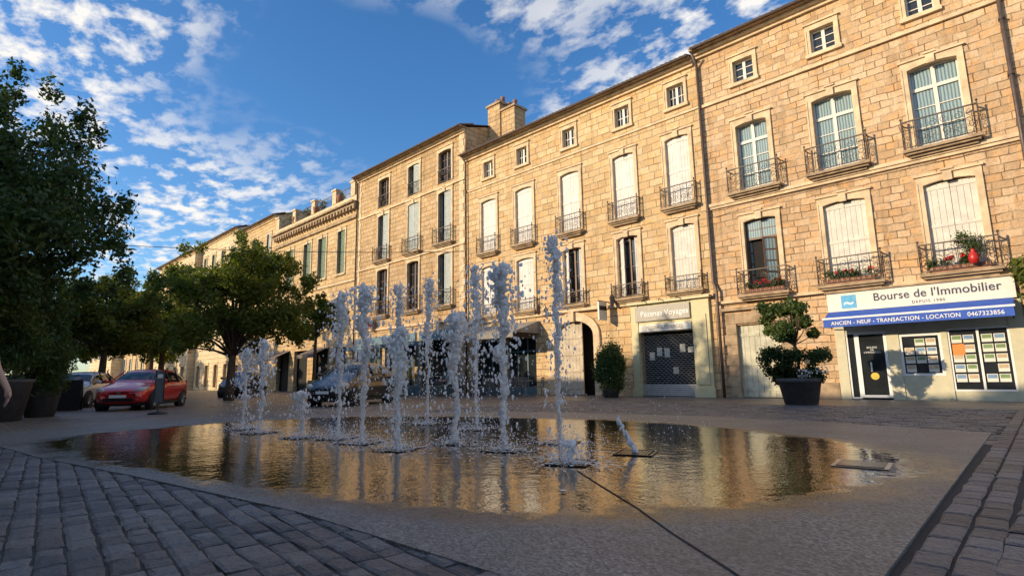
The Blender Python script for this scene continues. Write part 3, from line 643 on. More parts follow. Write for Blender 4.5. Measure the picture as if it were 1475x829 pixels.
# ------------------------------------------------------------------ ground
conc=[(-.64,1.2),(-2,1.95),(-4,1.88),(-6.6,1.5),(-9.5,1.0),(-13.1,.6),(-15.2,1.0),(-15.9,3.2),(-15.2,6.2),(-13,9.0),(-9.8,10.9),(-5.7,11.7),(-3.2,11.4),(-.72,10.7)]
def inpoly(x,y,p):
    c=False;j=len(p)-1
    for i in range(len(p)):
        if (p[i][1]>y)!=(p[j][1]>y) and x<(p[j][0]-p[i][0])*(y-p[i][1])/(p[j][1]-p[i][1])+p[i][0]: c=not c
        j=i
    return c
def sett_mat(name,near):
    m,nt,b,o=mat(name); tc=N(nt,'ShaderNodeTexCoord'); v=tc.outputs['Object']
    n=noise(nt,v,40,4,.7); n2=noise(nt,v,.5,3); n3=noise(nt,v,6,3)
    if near:
        g=N(nt,'ShaderNodeNewGeometry')
        c=mixc(nt,g.outputs['Random Per Island'],(.06,.062,.072),(.20,.20,.21))
        c=mixc(nt,math_(nt,'MULTIPLY',ramp(nt,n2.outputs[0],.5,.62),.45),c,(.18,.145,.115))
        c=mixc(nt,math_(nt,'MULTIPLY',ramp(nt,n.outputs[0],.45,.68),.65),c,(.04,.04,.045))
        bump(nt,b,math_(nt,'ADD',n.outputs[0],math_(nt,'MULTIPLY',n3.outputs[0],2)),1.0,.022)
    else:
        br=N(nt,'ShaderNodeTexBrick'); nt.links.new(v,br.inputs['Vector']); br.inputs['Scale'].default_value=1
        br.inputs['Brick Width'].default_value=.22; br.inputs['Row Height'].default_value=.14; br.inputs['Mortar Size'].default_value=.012
        br.inputs['Color1'].default_value=(.11,.10,.098,1); br.inputs['Color2'].default_value=(.23,.20,.18,1); br.inputs['Mortar'].default_value=(.035,.03,.028,1)
        c=mixc(nt,math_(nt,'MULTIPLY',ramp(nt,n2.outputs[0],.4,.62),.6),br.outputs[0],(.25,.195,.145))
        c=mixc(nt,math_(nt,'MULTIPLY',ramp(nt,n.outputs[0],.45,.7),.35),c,(.06,.055,.05))
        bump(nt,b,math_(nt,'SUBTRACT',n.outputs[0],math_(nt,'MULTIPLY',br.outputs['Fac'],2)),.7,.012)
    nt.links.new(c,b.inputs['Base Color']); b.inputs['Roughness'].default_value=.45; b.inputs['Specular IOR Level'].default_value=.5
    return m
SN=sett_mat('granite_setts',True); SF=sett_mat('distant_setts',False)
gb=MB(); gb.quad((-900,-900,0),(900,-900,0),(900,900,0),(-900,900,0)); gb.obj('ground',SF)
SOIL=simple('sett_joints',(.04,.036,.032),.9)
jb=MB(); jb.quad((-13.2,-.7,.004),(5,-.7,.004),(5,17,.004),(-13.2,17,.004)); jb.obj('sett_bedding',SOIL)
def setts(name,xr,yr,ang,L,Wd,test,z=.017,seed=0):
    ca,sa=math.cos(ang),math.sin(ang); V=[];Fc=[]
    cx,cy=(xr[0]+xr[1])/2,(yr[0]+yr[1])/2; half=math.hypot(xr[1]-xr[0],yr[1]-yr[0])/2+.5
    r=random.Random(len(name)+seed); v=-half
    while v<half:
        w=Wd*r.uniform(.88,1.14); u=-half+r.random()*L
        while u<half:
            l=L*r.uniform(.6,1.45); um,vm=u+l/2,v+w/2; x=cx+um*ca-vm*sa; y=cy+um*sa+vm*ca
            if xr[0]<x<xr[1] and yr[0]<y<yr[1] and test(x,y):
                g=.008; zz=z+r.uniform(-.008,.004); tx=r.uniform(-.02,.02); ty=r.uniform(-.04,.04); rot=r.uniform(-.05,.05); q=.02; n=len(V)
                for (gg,zo,kk) in ((g,0,1),(g,zz-.009,0),(g+q,zz,0)):
                    for su,sv in ((-1,-1),(1,-1),(1,1),(-1,1)):
                        a=su*(l/2-gg)+r.uniform(-.008,.008); b=sv*(w/2-gg)+r.uniform(-.008,.008)
                        a2=a*math.cos(rot)-b*math.sin(rot)+um; b2=a*math.sin(rot)+b*math.cos(rot)+vm
                        V.append((cx+a2*ca-b2*sa,cy+a2*sa+b2*ca,0.001 if kk else min(.0235,max(.005,zo+tx*a+ty*b))))
                for k in (0,4):
                    for j in range(4): Fc.append((n+k+j,n+k+(j+1)%4,n+k+4+(j+1)%4,n+k+4+j))
                Fc.append((n+8,n+9,n+10,n+11))
            u+=l
        v+=w
    b=MB(); b.v=V; b.f=Fc; return b.obj(name,SN,None,False)
cp=conc
def out_c(x,y,e=.12): return not all(inpoly(x+dx,y+dy,cp) for dx,dy in ((0,0),(e,0),(-e,0),(0,e),(0,-e)))
setts('sett_paving',(-13,-.62),(-.6,2.6),R(-6),.21,.14,lambda x,y:out_c(x,y))
setts('sett_paving',(-.27,5),(-.6,17),R(88),.24,.16,lambda x,y: True,seed=4)
setts('sett_paving',(-13,-.62),(9,17),R(3),.24,.16,lambda x,y: out_c(x,y),seed=9)
bv=MB(); rb=random.Random(4)
for cx_ in (-.54,-.37):
    yy=-.5
    while yy<17:
        l=rb.uniform(.22,.36); w=.075; zt=.0185+rb.uniform(-.003,.0035); sk=rb.uniform(-.008,.008)
        V=[]
        for (gx,gy,zo) in ((w,l/2-.006,.001),(w,l/2-.006,zt-.008),(w-.016,l/2-.022,zt)):
            for su,sv in ((-1,-1),(1,-1),(1,1),(-1,1)): V.append((cx_+su*gx+sk*sv+rb.uniform(-.004,.004),yy+l/2+sv*gy+rb.uniform(-.004,.004),zo))
        bv.add(V,[(k+j,k+(j+1)%4,k+4+(j+1)%4,k+4+j) for k in (0,4) for j in range(4)]+[(8,9,10,11)]); yy+=l
bv.obj('border_setts',SN)
def concmat(name):
    m,nt,b,o=mat(name); tc=N(nt,'ShaderNodeTexCoord'); v=tc.outputs['Object']
    vo=N(nt,'ShaderNodeTexVoronoi'); vo.inputs['Scale'].default_value=60; nt.links.new(v,vo.inputs['Vector'])
    n=noise(nt,v,1.2,4); n2=noise(nt,v,45,3,.7)
    sv=N(nt,'ShaderNodeSeparateColor'); nt.links.new(vo.outputs['Color'],sv.inputs[0])
    c=mixc(nt,ramp(nt,sv.outputs[0],.1,.95),(.075,.075,.078),(.30,.285,.26)) 
    c=mixc(nt,math_(nt,'MULTIPLY',ramp(nt,n2.outputs[0],.48,.64),.7),c,(.05,.05,.052))
    c=mixc(nt,math_(nt,'MULTIPLY',ramp(nt,n.outputs[0],.4,.66),.55),c,(.085,.08,.072))
    hd=math_(nt,'ADD',vo.outputs['Distance'],n2.outputs[0])
    at=N(nt,'ShaderNodeAttribute'); at.attribute_name='wet'
    e1=noise(nt,v,1.6,5,.65); e2=noise(nt,v,7,3,.6)
    d=math_(nt,'ADD',at.outputs['Fac'],math_(nt,'MULTIPLY',math_(nt,'SUBTRACT',e1.outputs[0],.5),1.1)); d=math_(nt,'ADD',d,math_(nt,'MULTIPLY',math_(nt,'SUBTRACT',e2.outputs[0],.5),.3)); d=math_(nt,'ADD',d,.06)
    damp=ramp(nt,math_(nt,'ADD',d,.5),.06,.38); film=ramp(nt,math_(nt,'ADD',d,.5),.40,.56)
    wc=mixc(nt,1.0,c,(.42,.35,.29),'MULTIPLY'); c=mixc(nt,damp,c,wc); c=mixc(nt,film,c,(.036,.023,.012))
    nt.links.new(c,b.inputs['Base Color'])
    n0=noise(nt,v,.9,4,.6,.5)
    wr=ramp(nt,n0.outputs[0],.45,.7,(.02,)*3,(.08,)*3)
    rg=mixc(nt,damp,(.5,)*3,(.24,)*3); rg=mixc(nt,film,rg,wr); nt.links.new(rg,b.inputs['Roughness'])
    b.inputs['IOR'].default_value=1.75
    nt.links.new(math_(nt,'ADD',math_(nt,'MULTIPLY',film,.65),.35),b.inputs['Specular IOR Level'])
    nt.links.new(mixc(nt,film,(1,1,1),(1,.88,.70)),b.inputs['Specular Tint'])  # warm tint colours the film's reflection, making the mirrored light more golden
    inv=math_(nt,'SUBTRACT',1.0,film)
    nb=bump(nt,None,math_(nt,'MULTIPLY',hd,inv),.45,.007)
    f=noise(nt,v,7,3,.5,.3); g=noise(nt,v,34,1,.5); lo=noise(nt,v,1.8,2,.5)
    h=math_(nt,'ADD',f.outputs[0],math_(nt,'MULTIPLY',g.outputs[0],.3)); h=math_(nt,'ADD',h,math_(nt,'MULTIPLY',lo.outputs[0],1.2))
    bump(nt,b,math_(nt,'MULTIPLY',h,film),.36,.012,nb)
    return m
WETC=concmat('aggregate_concrete')
ZC=.0245
pud=[(-12.4,1.35),(-9,1.45),(-7.0,1.75),(-5.6,1.98),(-4.4,2.25),(-2.9,2.78),(-2.2,3.5),(-1.55,4.5),(-1.15,5.8),(-1.05,6.8),(-1.8,8.0),(-3.9,9.2),(-5.8,9.6),(-7.7,9.3),(-10,8.6),(-12.6,7.2),(-13.4,5.2),(-13.2,3.0)]
def smooth_poly(p,it=2):
    for _ in range(it):
        q=[]
        for i in range(len(p)):
            a,b=p[i],p[(i+1)%len(p)]; q+=[(a[0]*.75+b[0]*.25,a[1]*.75+b[1]*.25),(a[0]*.25+b[0]*.75,a[1]*.25+b[1]*.75)]
        p=q
    return p
def apron():
    from mathutils.geometry import delaunay_2d_cdt
    sp=np.array(smooth_poly(pud,2)); bd=[]
    cw=list(reversed(conc))
    for i in range(len(cw)):
        a,b_=cw[i],cw[(i+1)%len(cw)]; k=max(1,int(math.hypot(a[0]-b_[0],a[1]-b_[1])/.3))
        for t in range(k): bd.append((a[0]+(b_[0]-a[0])*t/k,a[1]+(b_[1]-a[1])*t/k))
    if sum((bd[i][0]*bd[(i+1)%len(bd)][1]-bd[(i+1)%len(bd)][0]*bd[i][1]) for i in range(len(bd)))<0: bd.reverse()
    st=.14; inner=[(x,y) for x in np.arange(-16,-.6,st) for y in np.arange(.5,11.8,st) if all(inpoly(x+dx,y+dy,conc) for dx,dy in ((.05,0),(-.05,0),(0,.05),(0,-.05)))]
    pts=[Vector(p) for p in bd]+[Vector((float(a),float(b_))) for a,b_ in inner]
    vs,_,fs,*_r=delaunay_2d_cdt(pts,[],[list(range(len(bd)))],1,1e-5)
    P=np.array([(v.x,v.y) for v in vs]); A=sp; B=np.roll(sp,-1,0); dmin=np.full(len(P),1e9); ins=np.zeros(len(P),bool)
    for a,b_ in zip(A,B):
        ab=b_-a; t=np.clip(((P-a)@ab)/(ab@ab),0,1); dd=np.linalg.norm(P-a-t[:,None]*ab,axis=1); dmin=np.minimum(dmin,dd)
        cr=((a[1]>P[:,1])!=(b_[1]>P[:,1]))
        with np.errstate(divide='ignore',invalid='ignore'): xi=(b_[0]-a[0])*(P[:,1]-a[1])/(b_[1]-a[1])+a[0]
        ins^=cr&(P[:,0]<xi)
    sd=np.where(ins,dmin,-dmin)
    V=[(x,y,ZC) for x,y in P]; F=[tuple(f) for f in fs]; n0=len(V)
    V+=[(x,y,.001) for x,y in bd]+[(x,y,ZC) for x,y in bd]; m_=len(bd)
    F+=[(n0+i,n0+(i+1)%m_,n0+m_+(i+1)%m_,n0+m_+i) for i in range(m_)]
    me=bpy.data.meshes.new('concrete_apron'); me.from_pydata(V,[],F)
    at=me.attributes.new('wet','FLOAT','POINT'); at.data.foreach_set('value',np.concatenate([sd,np.full(2*m_,-3.)]).astype(np.float32))
    me.materials.append(WETC); o=bpy.data.objects.new('wet_concrete_apron',me); S.collection.objects.link(o)
apron()

jets=[(-11.4,4.2,1.58,.07),(-10.3,4.1,1.67,.075),(-8.9,4.2,.75,.08),(-8.25,4.5,2.35,.10),(-7.35,4.4,2.35,.115),(-6.3,4.3,1.62,.11),(-10.0,6.8,2.95,.09),(-9.2,7.0,3.0,.08),
      (-6.2,5.2,1.85,.14),(-7.5,6.8,3.0,.085),(-5.1,5.1,2.42,.13),(-5.0,6.1,2.95,.085),(-3.8,4.8,.22,.06)]
SLATE=simple('dark_grate',(.03,.03,.032),.25,.3,.3,10)
def grate(x,y,s=.46,rz=.35):
    g=G('drain_grate',(x,y,ZC+.002),rz); b=g('frame',SLATE); h=s/2
    b.box(-h,h,-h,-h+.03,0,.012); b.box(-h,h,h-.03,h,0,.012); b.box(-h,-h+.03,-h+.03,h-.03,0,.012); b.box(h-.03,h,-h+.03,h-.03,0,.012)
    for k in range(9): xx=-h+.05+k*(s-.1)/9; b.box(xx,xx+.03,-h+.03,h-.03,.001,.009)
    g('sump',DARK).quad((-h,-h,.0005),(h,-h,.0005),(h,h,.0005),(-h,h,.0005))
    g.done()
for j in jets: grate(j[0],j[1])
grate(-3.65,5.85); 
g=G('manhole_cover',(-1.45,6.45,ZC+.002),.1); g('frame',ALLOY).box(-.24,.24,-.24,.24,0,.008); g('lid',SLATE).box(-.2,.2,-.2,.2,.0085,.014); g.done()
g=G('paving_joint'); b=g('channel',simple('joint_filler',(.02,.019,.018),.9))
pth=[(-3.45,4.45),(-2.8,3.95),(-2.2,3.5),(-1.7,3.08),(-1.2,2.7),(-.75,2.3)]; zj=ZC+.004
for (xa,ya),(xb,yb) in zip(pth,pth[1:]):
    b.quad((xa-.005,ya-.006,zj),(xb-.005,yb-.006,zj),(xb+.005,yb+.006,zj),(xa+.005,ya+.006,zj))
g.done()
def jetwater(name,tmax):
    m,nt,b,o=mat(name); b.inputs['Base Color'].default_value=(.96,.96,.96,1)
    if tmax:
        tc=N(nt,'ShaderNodeTexCoord'); n=noise(nt,tc.outputs['Object'],11,3,.6)
        nt.links.new(ramp(nt,n.outputs[0],.46,.62,(.0,)*3,(tmax,)*3),b.inputs['Transmission Weight'])
        bump(nt,b,noise(nt,tc.outputs['Object'],26,2).outputs[0],.6,.02)
    b.inputs['Roughness'].default_value=.08; b.inputs['IOR'].default_value=1.33
    t=N(nt,'ShaderNodeBsdfTranslucent'); t.inputs[0].default_value=(.98,.98,.98,1)
    mx=N(nt,'ShaderNodeMixShader'); mx.inputs[0].default_value=.45; nt.links.new(b.outputs[0],mx.inputs[1]); nt.links.new(t.outputs[0],mx.inputs[2]); nt.links.new(mx.outputs[0],o.inputs[0])
    return m
JW=jetwater('jet_water',.6); JD=jetwater('water_drops',0)
phi=(1+5**.5)/2
ico_v=[Vector(p).normalized() for p in [(-1,phi,0),(1,phi,0),(-1,-phi,0),(1,-phi,0),(0,-1,phi),(0,1,phi),(0,-1,-phi),(0,1,-phi),(phi,0,-1),(phi,0,1),(-phi,0,-1),(-phi,0,1)]]
ico_f=[(0,11,5),(0,5,1),(0,1,7),(0,7,10),(0,10,11),(1,5,9),(5,11,4),(11,10,2),(10,7,6),(7,1,8),(3,9,4),(3,4,2),(3,2,6),(3,6,8),(3,8,9),(4,9,5),(2,4,11),(6,2,10),(8,6,7),(9,8,1)]
def blob(mb,c,rx,rz):
    q=random.random()*6.28; ca,sa=math.cos(q),math.sin(q); l=len(mb.v)
    for v in ico_v:
        k=random.uniform(.75,1.25); x,y=v.x*ca-v.y*sa,v.x*sa+v.y*ca; mb.v.append((c[0]+x*rx*k,c[1]+y*rx*k,c[2]+v.z*rz*k))
    mb.f+= [(a+l,b+l,c_+l) for a,b,c_ in ico_f]
fe=empty('fountain',(0,0,0))
NZ=mathutils.noise.noise
for ji,(x,y,h,w) in enumerate(jets):
    core=MB(); k=int(h/.014)+4; n=12
    ox,oy=random.random()*50,random.random()*50; vs=[]
    for i in range(k+1):
        t=i/k; z=.03+h*t
        gap=1-.85*max(0,NZ(Vector((ox*2,z*4.5,5)))+.15)*(t>.25)
        r=w*(.26+.85*t**1.4)*(1 if t<.92 else math.sqrt(max(.02,(1-t)/.08)))*.70*gap
        wx=.07*NZ(Vector((ox,z*2.6,0)))*(.2+t)*1.4; wy=.07*NZ(Vector((oy,z*2.6,3)))*(.2+t)*1.4
        for j in range(n):
            a=2*math.pi*j/n+z*1.5; nn=NZ(Vector((math.cos(a)*1.6+ox,math.sin(a)*1.6,z*6)))+.8*NZ(Vector((math.cos(a)*3+oy,math.sin(a)*3,z*20)))+.5*NZ(Vector((math.cos(a)*6+oy,math.sin(a)*6,z*50)))
            q=r*max(.10,1+1.2*nn); vs.append((x+wx+q*math.cos(a),y+wy+q*math.sin(a),z))
    core.v=vs; core.f=[(i*n+j,i*n+(j+1)%n,(i+1)*n+(j+1)%n,(i+1)*n+j) for i in range(k) for j in range(n)]+[tuple(k*n+j for j in range(n))]
    core.obj('jet_column_%d'%ji,JW,fe,True)
    dr=MB()
    for i in range(int(260*h)+50):
        t=random.random()**.6; z=.03+h*t*random.uniform(.9,1.03); s=w*(.45+1.0*t)+ (1-t)*.07
        a=random.random()*6.28; rad=abs(random.gauss(0,s*1.15)); q=random.choice((.004,.005,.007,.009,.012,.017))*(1 if t<.5 else 1.25)
        blob(dr,(x+rad*math.cos(a),y+rad*math.sin(a),z),q,q*random.uniform(1,2.6))
    for i in range(int(100*min(1,h))):
        z=h*(1-abs(random.gauss(0,.085))); a=random.random()*6.28; rad=abs(random.gauss(0,w*.75)); q=w*random.uniform(.08,.30)
        blob(dr,(x+rad*math.cos(a),y+rad*math.sin(a),z),q,q*random.uniform(.8,1.6))
    for i in range(340):
        a=random.random()*6.28; rad=abs(random.gauss(0,.24)); z=.03+abs(random.gauss(0,.12))*max(0,1-rad); q=random.choice((.004,.006,.010))
        blob(dr,(x+rad*math.cos(a),y+rad*math.sin(a),z),q,q)
    dr.obj('droplets_%d'%ji,JD,fe,False)
sp_=MB(); c0=Vector((-3.65,5.85,.03)); c1=Vector((-3.85,5.8,.42))
for i in range(130):
    t=random.random(); p=c0.lerp(c1,t); q=.02*(1.2-t*.6); blob(sp_,(p.x+random.gauss(0,.014),p.y+random.gauss(0,.014),p.z+random.gauss(0,.012)),q*random.uniform(.5,1),q*1.6)
for i in range(1300):
    x=random.uniform(-12,-3.2); y=random.uniform(3.4,7.4); z=.03+abs(random.gauss(0,.35)); q=random.choice((.004,.005,.007)); blob(sp_,(x,y,z),q,q*1.5)
sp_.obj('spray_drops',JD,fe,False)
FOAM=simple('foam',(.78,.79,.8),.5,0,.1,30)
fm=MB()
for (x,y,h,w) in jets:
    for i in range(280):
        a=random.random()*6.28; rad=abs(random.gauss(0,.38)); q=random.uniform(.005,.022); px,py=x+rad*math.cos(a)*1.4,y+rad*math.sin(a); n0=len(fm.v)
        for k in range(7): fm.v.append((px+q*1.6*math.cos(k*.8976)*random.uniform(.5,1.2),py+q*math.sin(k*.8976)*random.uniform(.5,1.2),ZC+.0145+i*.00002))
        fm.f.append(tuple(range(n0,n0+7)))
fm.obj('foam',FOAM,fe)

# ------------------------------------------------------------------ vegetation
tree('plane_tree',(-22.2,-.1,0),5.9,(4.1,3.8,4.1),80000,.155,LF2,sub=76,trunk_r=.25,seed=4,fat=1.2,low=-.95)
tree('plane_tree',(-30,10.3,0),4.9,(3.8,3.8,3.3),42000,.18,LF1,sub=54,trunk_r=.2,trunk_top=2.3,seed=5,fat=1.05,low=-.85)
tree('plane_tree',(-30.5,15.0,0),4.3,(1.9,1.9,1.6),9000,.17,LF1,sub=18,trunk_r=.1,seed=6)
tree('plane_tree',(-40,6.6,0),4.6,(3.7,3.6,3.0),22000,.2,LF1,sub=40,trunk_r=.2,seed=8,fat=1.1,low=-.9)
tree('plane_tree',(-45,10.8,0),5.2,(3.8,3.6,3.3),18000,.22,LF1,sub=30,trunk_r=.2,seed=9,fat=1.1)
tree('plane_tree',(-40,1.8,0),4.6,(3.8,3.8,3.4),20000,.22,LF2,sub=40,trunk_r=.2,seed=10,fat=1.15,low=-.95)
tree('plane_tree',(-58,7,0),5.2,(4.5,4.5,3.4),10000,.34,LF1,sub=24,trunk_r=.25,seed=11)
tree('plane_tree',(-62,14,0),5.4,(4.5,4.5,3.4),10000,.34,LF1,sub=24,trunk_r=.25,seed=12)
tree('plane_tree',(-60,-1,0),6,(6,6,4),12000,.36,LF2,sub=24,trunk_r=.25,seed=13)
tree('plane_tree',(-85,6,0),6,(7,8,4.4),12000,.48,LF2,sub=26,trunk_r=.3,seed=14)
def potted():
    g=G('potted_tree',(-5.2,17.2,0)); g('pot',POT,True).lathe([(.40,0),(.43,.02),(.55,.62),(.6,.64),(.6,.76),(.54,.76),(.52,.66)],n=24)
    g('trunk',BARK,True).tube([(0,0,.6),(.03,0,1.3),(-.05,0,1.9),(-.15,.05,2.5)],[.05,.04,.035,.02],7)
    r=random.Random(1)
    cr=[(-.25+r.uniform(-.65,.65),r.uniform(-.45,.45),2.35+r.uniform(-.45,.6),r.uniform(.12,.26),r.uniform(.12,.26),.18) for _ in range(24)]
    for c in cr: g('trunk',BARK,True).tube([(-.05,0,1.7),(c[0]*.6,c[1]*.6,(c[2]+1.7)/2),c[:3]],[.02,.012,.006],4)
    g.done()
    leaves('crown',cr,5000,.11,LF3,g.e)
    leaves('underplanting',[(r.uniform(-.8,.85),r.uniform(-.5,.5),1.0+r.uniform(-.4,.5),r.uniform(.14,.28),.26,.22) for _ in range(28)],9000,.085,LF2,g.e)
    leaves('flowers',[(r.uniform(.1,.85),-.4,.85+r.uniform(-.2,.2),.2,.15,.15) for _ in range(6)],160,.06,WHITE,g.e)
potted()
g=G('topiary_bush',(-13.4,19.8,0)); g('pot',POT,True).lathe([(.3,0),(.36,.3),(.38,.32)],n=16); g.done()
leaves('foliage',[(0,0,1.2,.68,.62,1.15)]+[(random.uniform(-.35,.35),random.uniform(-.3,.3),random.uniform(.5,2.0),.38,.36,.4) for _ in range(12)],16000,.085,LF3,g.e,shell=.25)
for (x,y,hh,s) in ((-20.3,1.25,1.1,.62),(-21.8,2.2,.9,.5)):
    g=G('oleander_planter',(x,y,0)); g('pot',POT,True).lathe([(s*.7,0),(s*.95,hh*.9),(s,hh*.92),(s,hh),(s*.9,hh)],n=20); g.done()
    leaves('foliage',[(random.uniform(-.7,.7),random.uniform(-.6,.6),hh+random.uniform(.1,2.3),.45,.45,.5) for _ in range(20)],9000,.17,LF3,g.e,aspect=.22)
g=G('climbing_plant',(.0,D-.2,0)); g('stem',BARK).tube([(.5,0,0),(.45,0,1.5),(.2,0,2.6),(.1,0,3.8)],[.04,.03,.02,.015],6); g.done()
leaves('foliage',[(.25+random.uniform(-.5,.8),random.uniform(-.2,.0),random.uniform(1.6,3.9),.3,.2,.35) for _ in range(24)],5600,.13,LF1,g.e)

# ------------------------------------------------------------------ cars
def car(name,loc,rz,pm,suv=0):
    g=G(name,loc,rz); H=.12*suv; 
    st=[(2.0,.34,.60,.60,.55,.5),(1.95,.24,.68,.70,.72,.62),(1.72,.2,.78,.80,.82,.72),(1.15,.2,.90+H,.96+H,.85,.74),(.95,.2,.92+H,1.02+H,.86,.72),(.35,.2,.93+H,1.40+H,.87,.60),(-.1,.2,.94+H,1.47+H,.87,.61),(-.9,.2,.96+H,1.46+H,.87,.60),(-1.55,.2,.98+H,1.38+H,.86,.57),(-1.85,.22,.98+H,1.06+H,.82,.66),(-1.98,.28,.80+H,.90+H,.76,.62),(-2.02,.38,.6,.62,.6,.5)]
    V=[];F=[];MI=[]
    for (x,zb,zl,zt,hw,ht) in st:
        z5=max(zl+.01,zt-.06)
        half=[(hw*.9,zb),(hw,zb+.16),(hw*1.01,zb+(zl-zb)*.6),(hw*.96,zl),(ht,z5),(ht*.78,zt-.012)]
        ring=[(0,zb)]+half+[(0,zt)]+[(-a,b) for a,b in reversed(half)]
        V+=[(x,a,b) for a,b in ring]
    n=14
    for i in range(len(st)-1):
        for j in range(n):
            F.append((i*n+j,i*n+(j+1)%n,(i+1)*n+(j+1)%n,(i+1)*n+j)); gl=0
            seg=j if j<7 else 13-j
            if seg==4 and 4<=i<=7: gl=1
            if seg in (5,6) and i==4: gl=1
            if seg in (5,6) and i==8: gl=1
            MI.append(gl)
    F.append(tuple(range(n))); MI.append(0); F.append(tuple(reversed([(len(st)-1)*n+k for k in range(n)]))); MI.append(0)
    me=bpy.data.meshes.new('bodywork'); me.from_pydata(V,[],F); me.materials.append(pm); me.materials.append(CGLASS)
    for p,mi in zip(me.polygons,MI): p.material_index=mi; p.use_smooth=True
    o=bpy.data.objects.new('bodywork',me); S.collection.objects.link(o); o.parent=g.e
    s=o.modifiers.new('s','SUBSURF'); s.levels=2; s.render_levels=2
    TL=simple('tail_red',(.4,.01,.01),.15)
    for sx in (1.28,-1.25):
        for sy in (-1,1):
            def lat(mb,prof):
                nn=20; vs=[(sx+r*math.cos(2*math.pi*j/nn),sy*yy,.31+r*math.sin(2*math.pi*j/nn)) for r,yy in prof for j in range(nn)]
                k=len(prof); mb.add(vs,[(i*nn+j,i*nn+(j+1)%nn,(i+1)*nn+(j+1)%nn,(i+1)*nn+j) for i in range(k-1) for j in range(nn)]+[tuple((k-1)*nn+j for j in range(nn))])
            lat(g('wheel_arches',BLACK),[(.38,.7),(.38,.868)]); 
            lat(g('tyres',TYRE,True),[(.24,.68),(.31,.70),(.315,.87),(.29,.905),(.21,.905)]); lat(g('rims',BLACK),[(.215,.86),(.2,.875)])
            for k in range(7):
                a=2*math.pi*k/7; g('spokes',ALLOY).tube([(sx+.03*math.cos(a),sy*.89,.31+.03*math.sin(a)),(sx+.205*math.cos(a),sy*.9,.31+.205*math.sin(a))],[.03,.024],5)
    for sy in (-1,1):
        g('headlamps',LAMPG,True).tube([(1.92,sy*.50,.66),(1.83,sy*.65,.71),(1.60,sy*.775,.78)],[.065,.10,.05],8)
        g('mirrors',pm,True).tube([(.82,sy*.86,1.0+H),(.84,sy*.97,1.02+H),(.84,sy*1.06,1.02+H)],[.03,.075,.05],8)
        g('tail_lamps',TL).box(-1.99,-1.86,min(sy*.55,sy*.74),max(sy*.55,sy*.74),.82,1.02)
        for (xa,xb) in ((.02,-.02),(-.88,-.92)):
            g('pillars',BLACK).tube([(xa,sy*.845,.95+H),(xb,sy*.645,1.39+H)],.03,5)
        g('windscreen_pillars',pm,True).tube([(1.0,sy*.76,.98+H),(.35,sy*.60,1.385+H)],.032,6)
        g('sill_trim',BLACK).box(-.85,.85,min(sy*.84,sy*.875),max(sy*.84,sy*.875),.2,.28)
        g('door_handles',BLACK).box(-.35,-.2,min(sy*.87,sy*.895),max(sy*.87,sy*.895),.80+H,.83+H)
        g('fog_lamps',LAMPG).box(1.93,1.97,min(sy*.52,sy*.62),max(sy*.52,sy*.62),.36,.42)
    g('grille',BLACK).box(1.96,2.015,-.46,.46,.32,.44); g('grille',BLACK).box(1.93,1.99,-.30,.30,.57,.64)
    g('number_plate',WHITE).box(2.015,2.03,-.26,.26,.445,.545); g('number_plate',WHITE).box(-2.06,-2.02,-.26,.26,.5,.6)
    g('badge',ALLOY).box(1.99,2.0,-.06,.06,.57,.66)
    g('underbody',BLACK).box(-1.8,1.8,-.7,.7,.16,.3)
    return g.done()
car('parked_car',(-24.8,5.5,0),R(-35),paint('red_car_paint',(.55,.012,.012)))
car('parked_car',(-29.6,4.2,0),R(-30),paint('silver_car_paint',(.50,.51,.53)))
car('parked_car',(-33.2,2.9,0),R(-30),paint('grey_car_paint',(.40,.41,.43)))
car('parked_car',(-37.5,2.0,0),R(-38),paint('white_car_paint',(.6,.6,.6)))
car('parked_car',(-19.4,11.2,0),R(-62),paint('black_car_paint',(.012,.014,.018)),1)
car('parked_car',(-36,13.2,0),R(-40),paint('dark_car_paint',(.03,.03,.035)),1)

# ------------------------------------------------------------------ street furniture
g=G('sandwich_board',(-25.6,3.3,0),R(70)); 
for s in (-1,1):
    M=Matrix.Translation((0,s*.28,0))@Matrix.Rotation(s*R(14),4,'X'); g('panels',BLACK).box(-.42,.42,-.015,.015,.02,1.12,M)
g.done()
g=G('street_sign_post',(-19.7,4.75,0),R(62)); g('base',BLACK,True).lathe([(.27,0),(.26,.05),(.1,.09),(.03,.1)],n=20); g('post',IRON).tube([(0,0,.08),(0,0,.4)],.025,8)
g('panel',simple('dark_grey_panel',(.10,.11,.12),.4)).box(-.11,.11,-.012,.012,.35,1.3); g('panel_frame',BLACK).box(-.13,-.111,-.02,.02,.33,1.32); g('panel_frame',BLACK).box(.111,.13,-.02,.02,.33,1.32)
g('panel_label',SIGNW).box(-.07,.07,-.016,-.0125,1.08,1.2); g.done()
g=G('menu_board',(-28.5,14.0,0),R(30))
for s in (-1,1):
    M=Matrix.Translation((0,s*.2,0))@Matrix.Rotation(s*R(14),4,'X'); g('panels',WOODP).box(-.3,.3,-.015,.015,.02,.95,M); g('slates',BLACK).box(-.25,.25,-.019 if s<0 else .016,-.016 if s<0 else .019,.15,.9,M)
g.done()
def chairmesh():
    b=MB(); b.box(-.2,.2,-.2,.2,.43,.46)
    for x in (-.18,.18):
        b.tube([(x,-.18,0),(x,-.17,.43)],.012,5); b.tube([(x,.22,0),(x,.18,.45),(x*.95,.24,.86)],.013,5)
    for z in (.55,.65,.75,.85): b.box(-.18,.18,.195+(z-.45)*.1,.215+(z-.45)*.1,z-.03,z+.03)
    me=bpy.data.meshes.new('cafe_chair'); me.from_pydata(b.v,[],b.f); me.materials.append(simple('chair_grey',(.13,.12,.11),.5)); return me
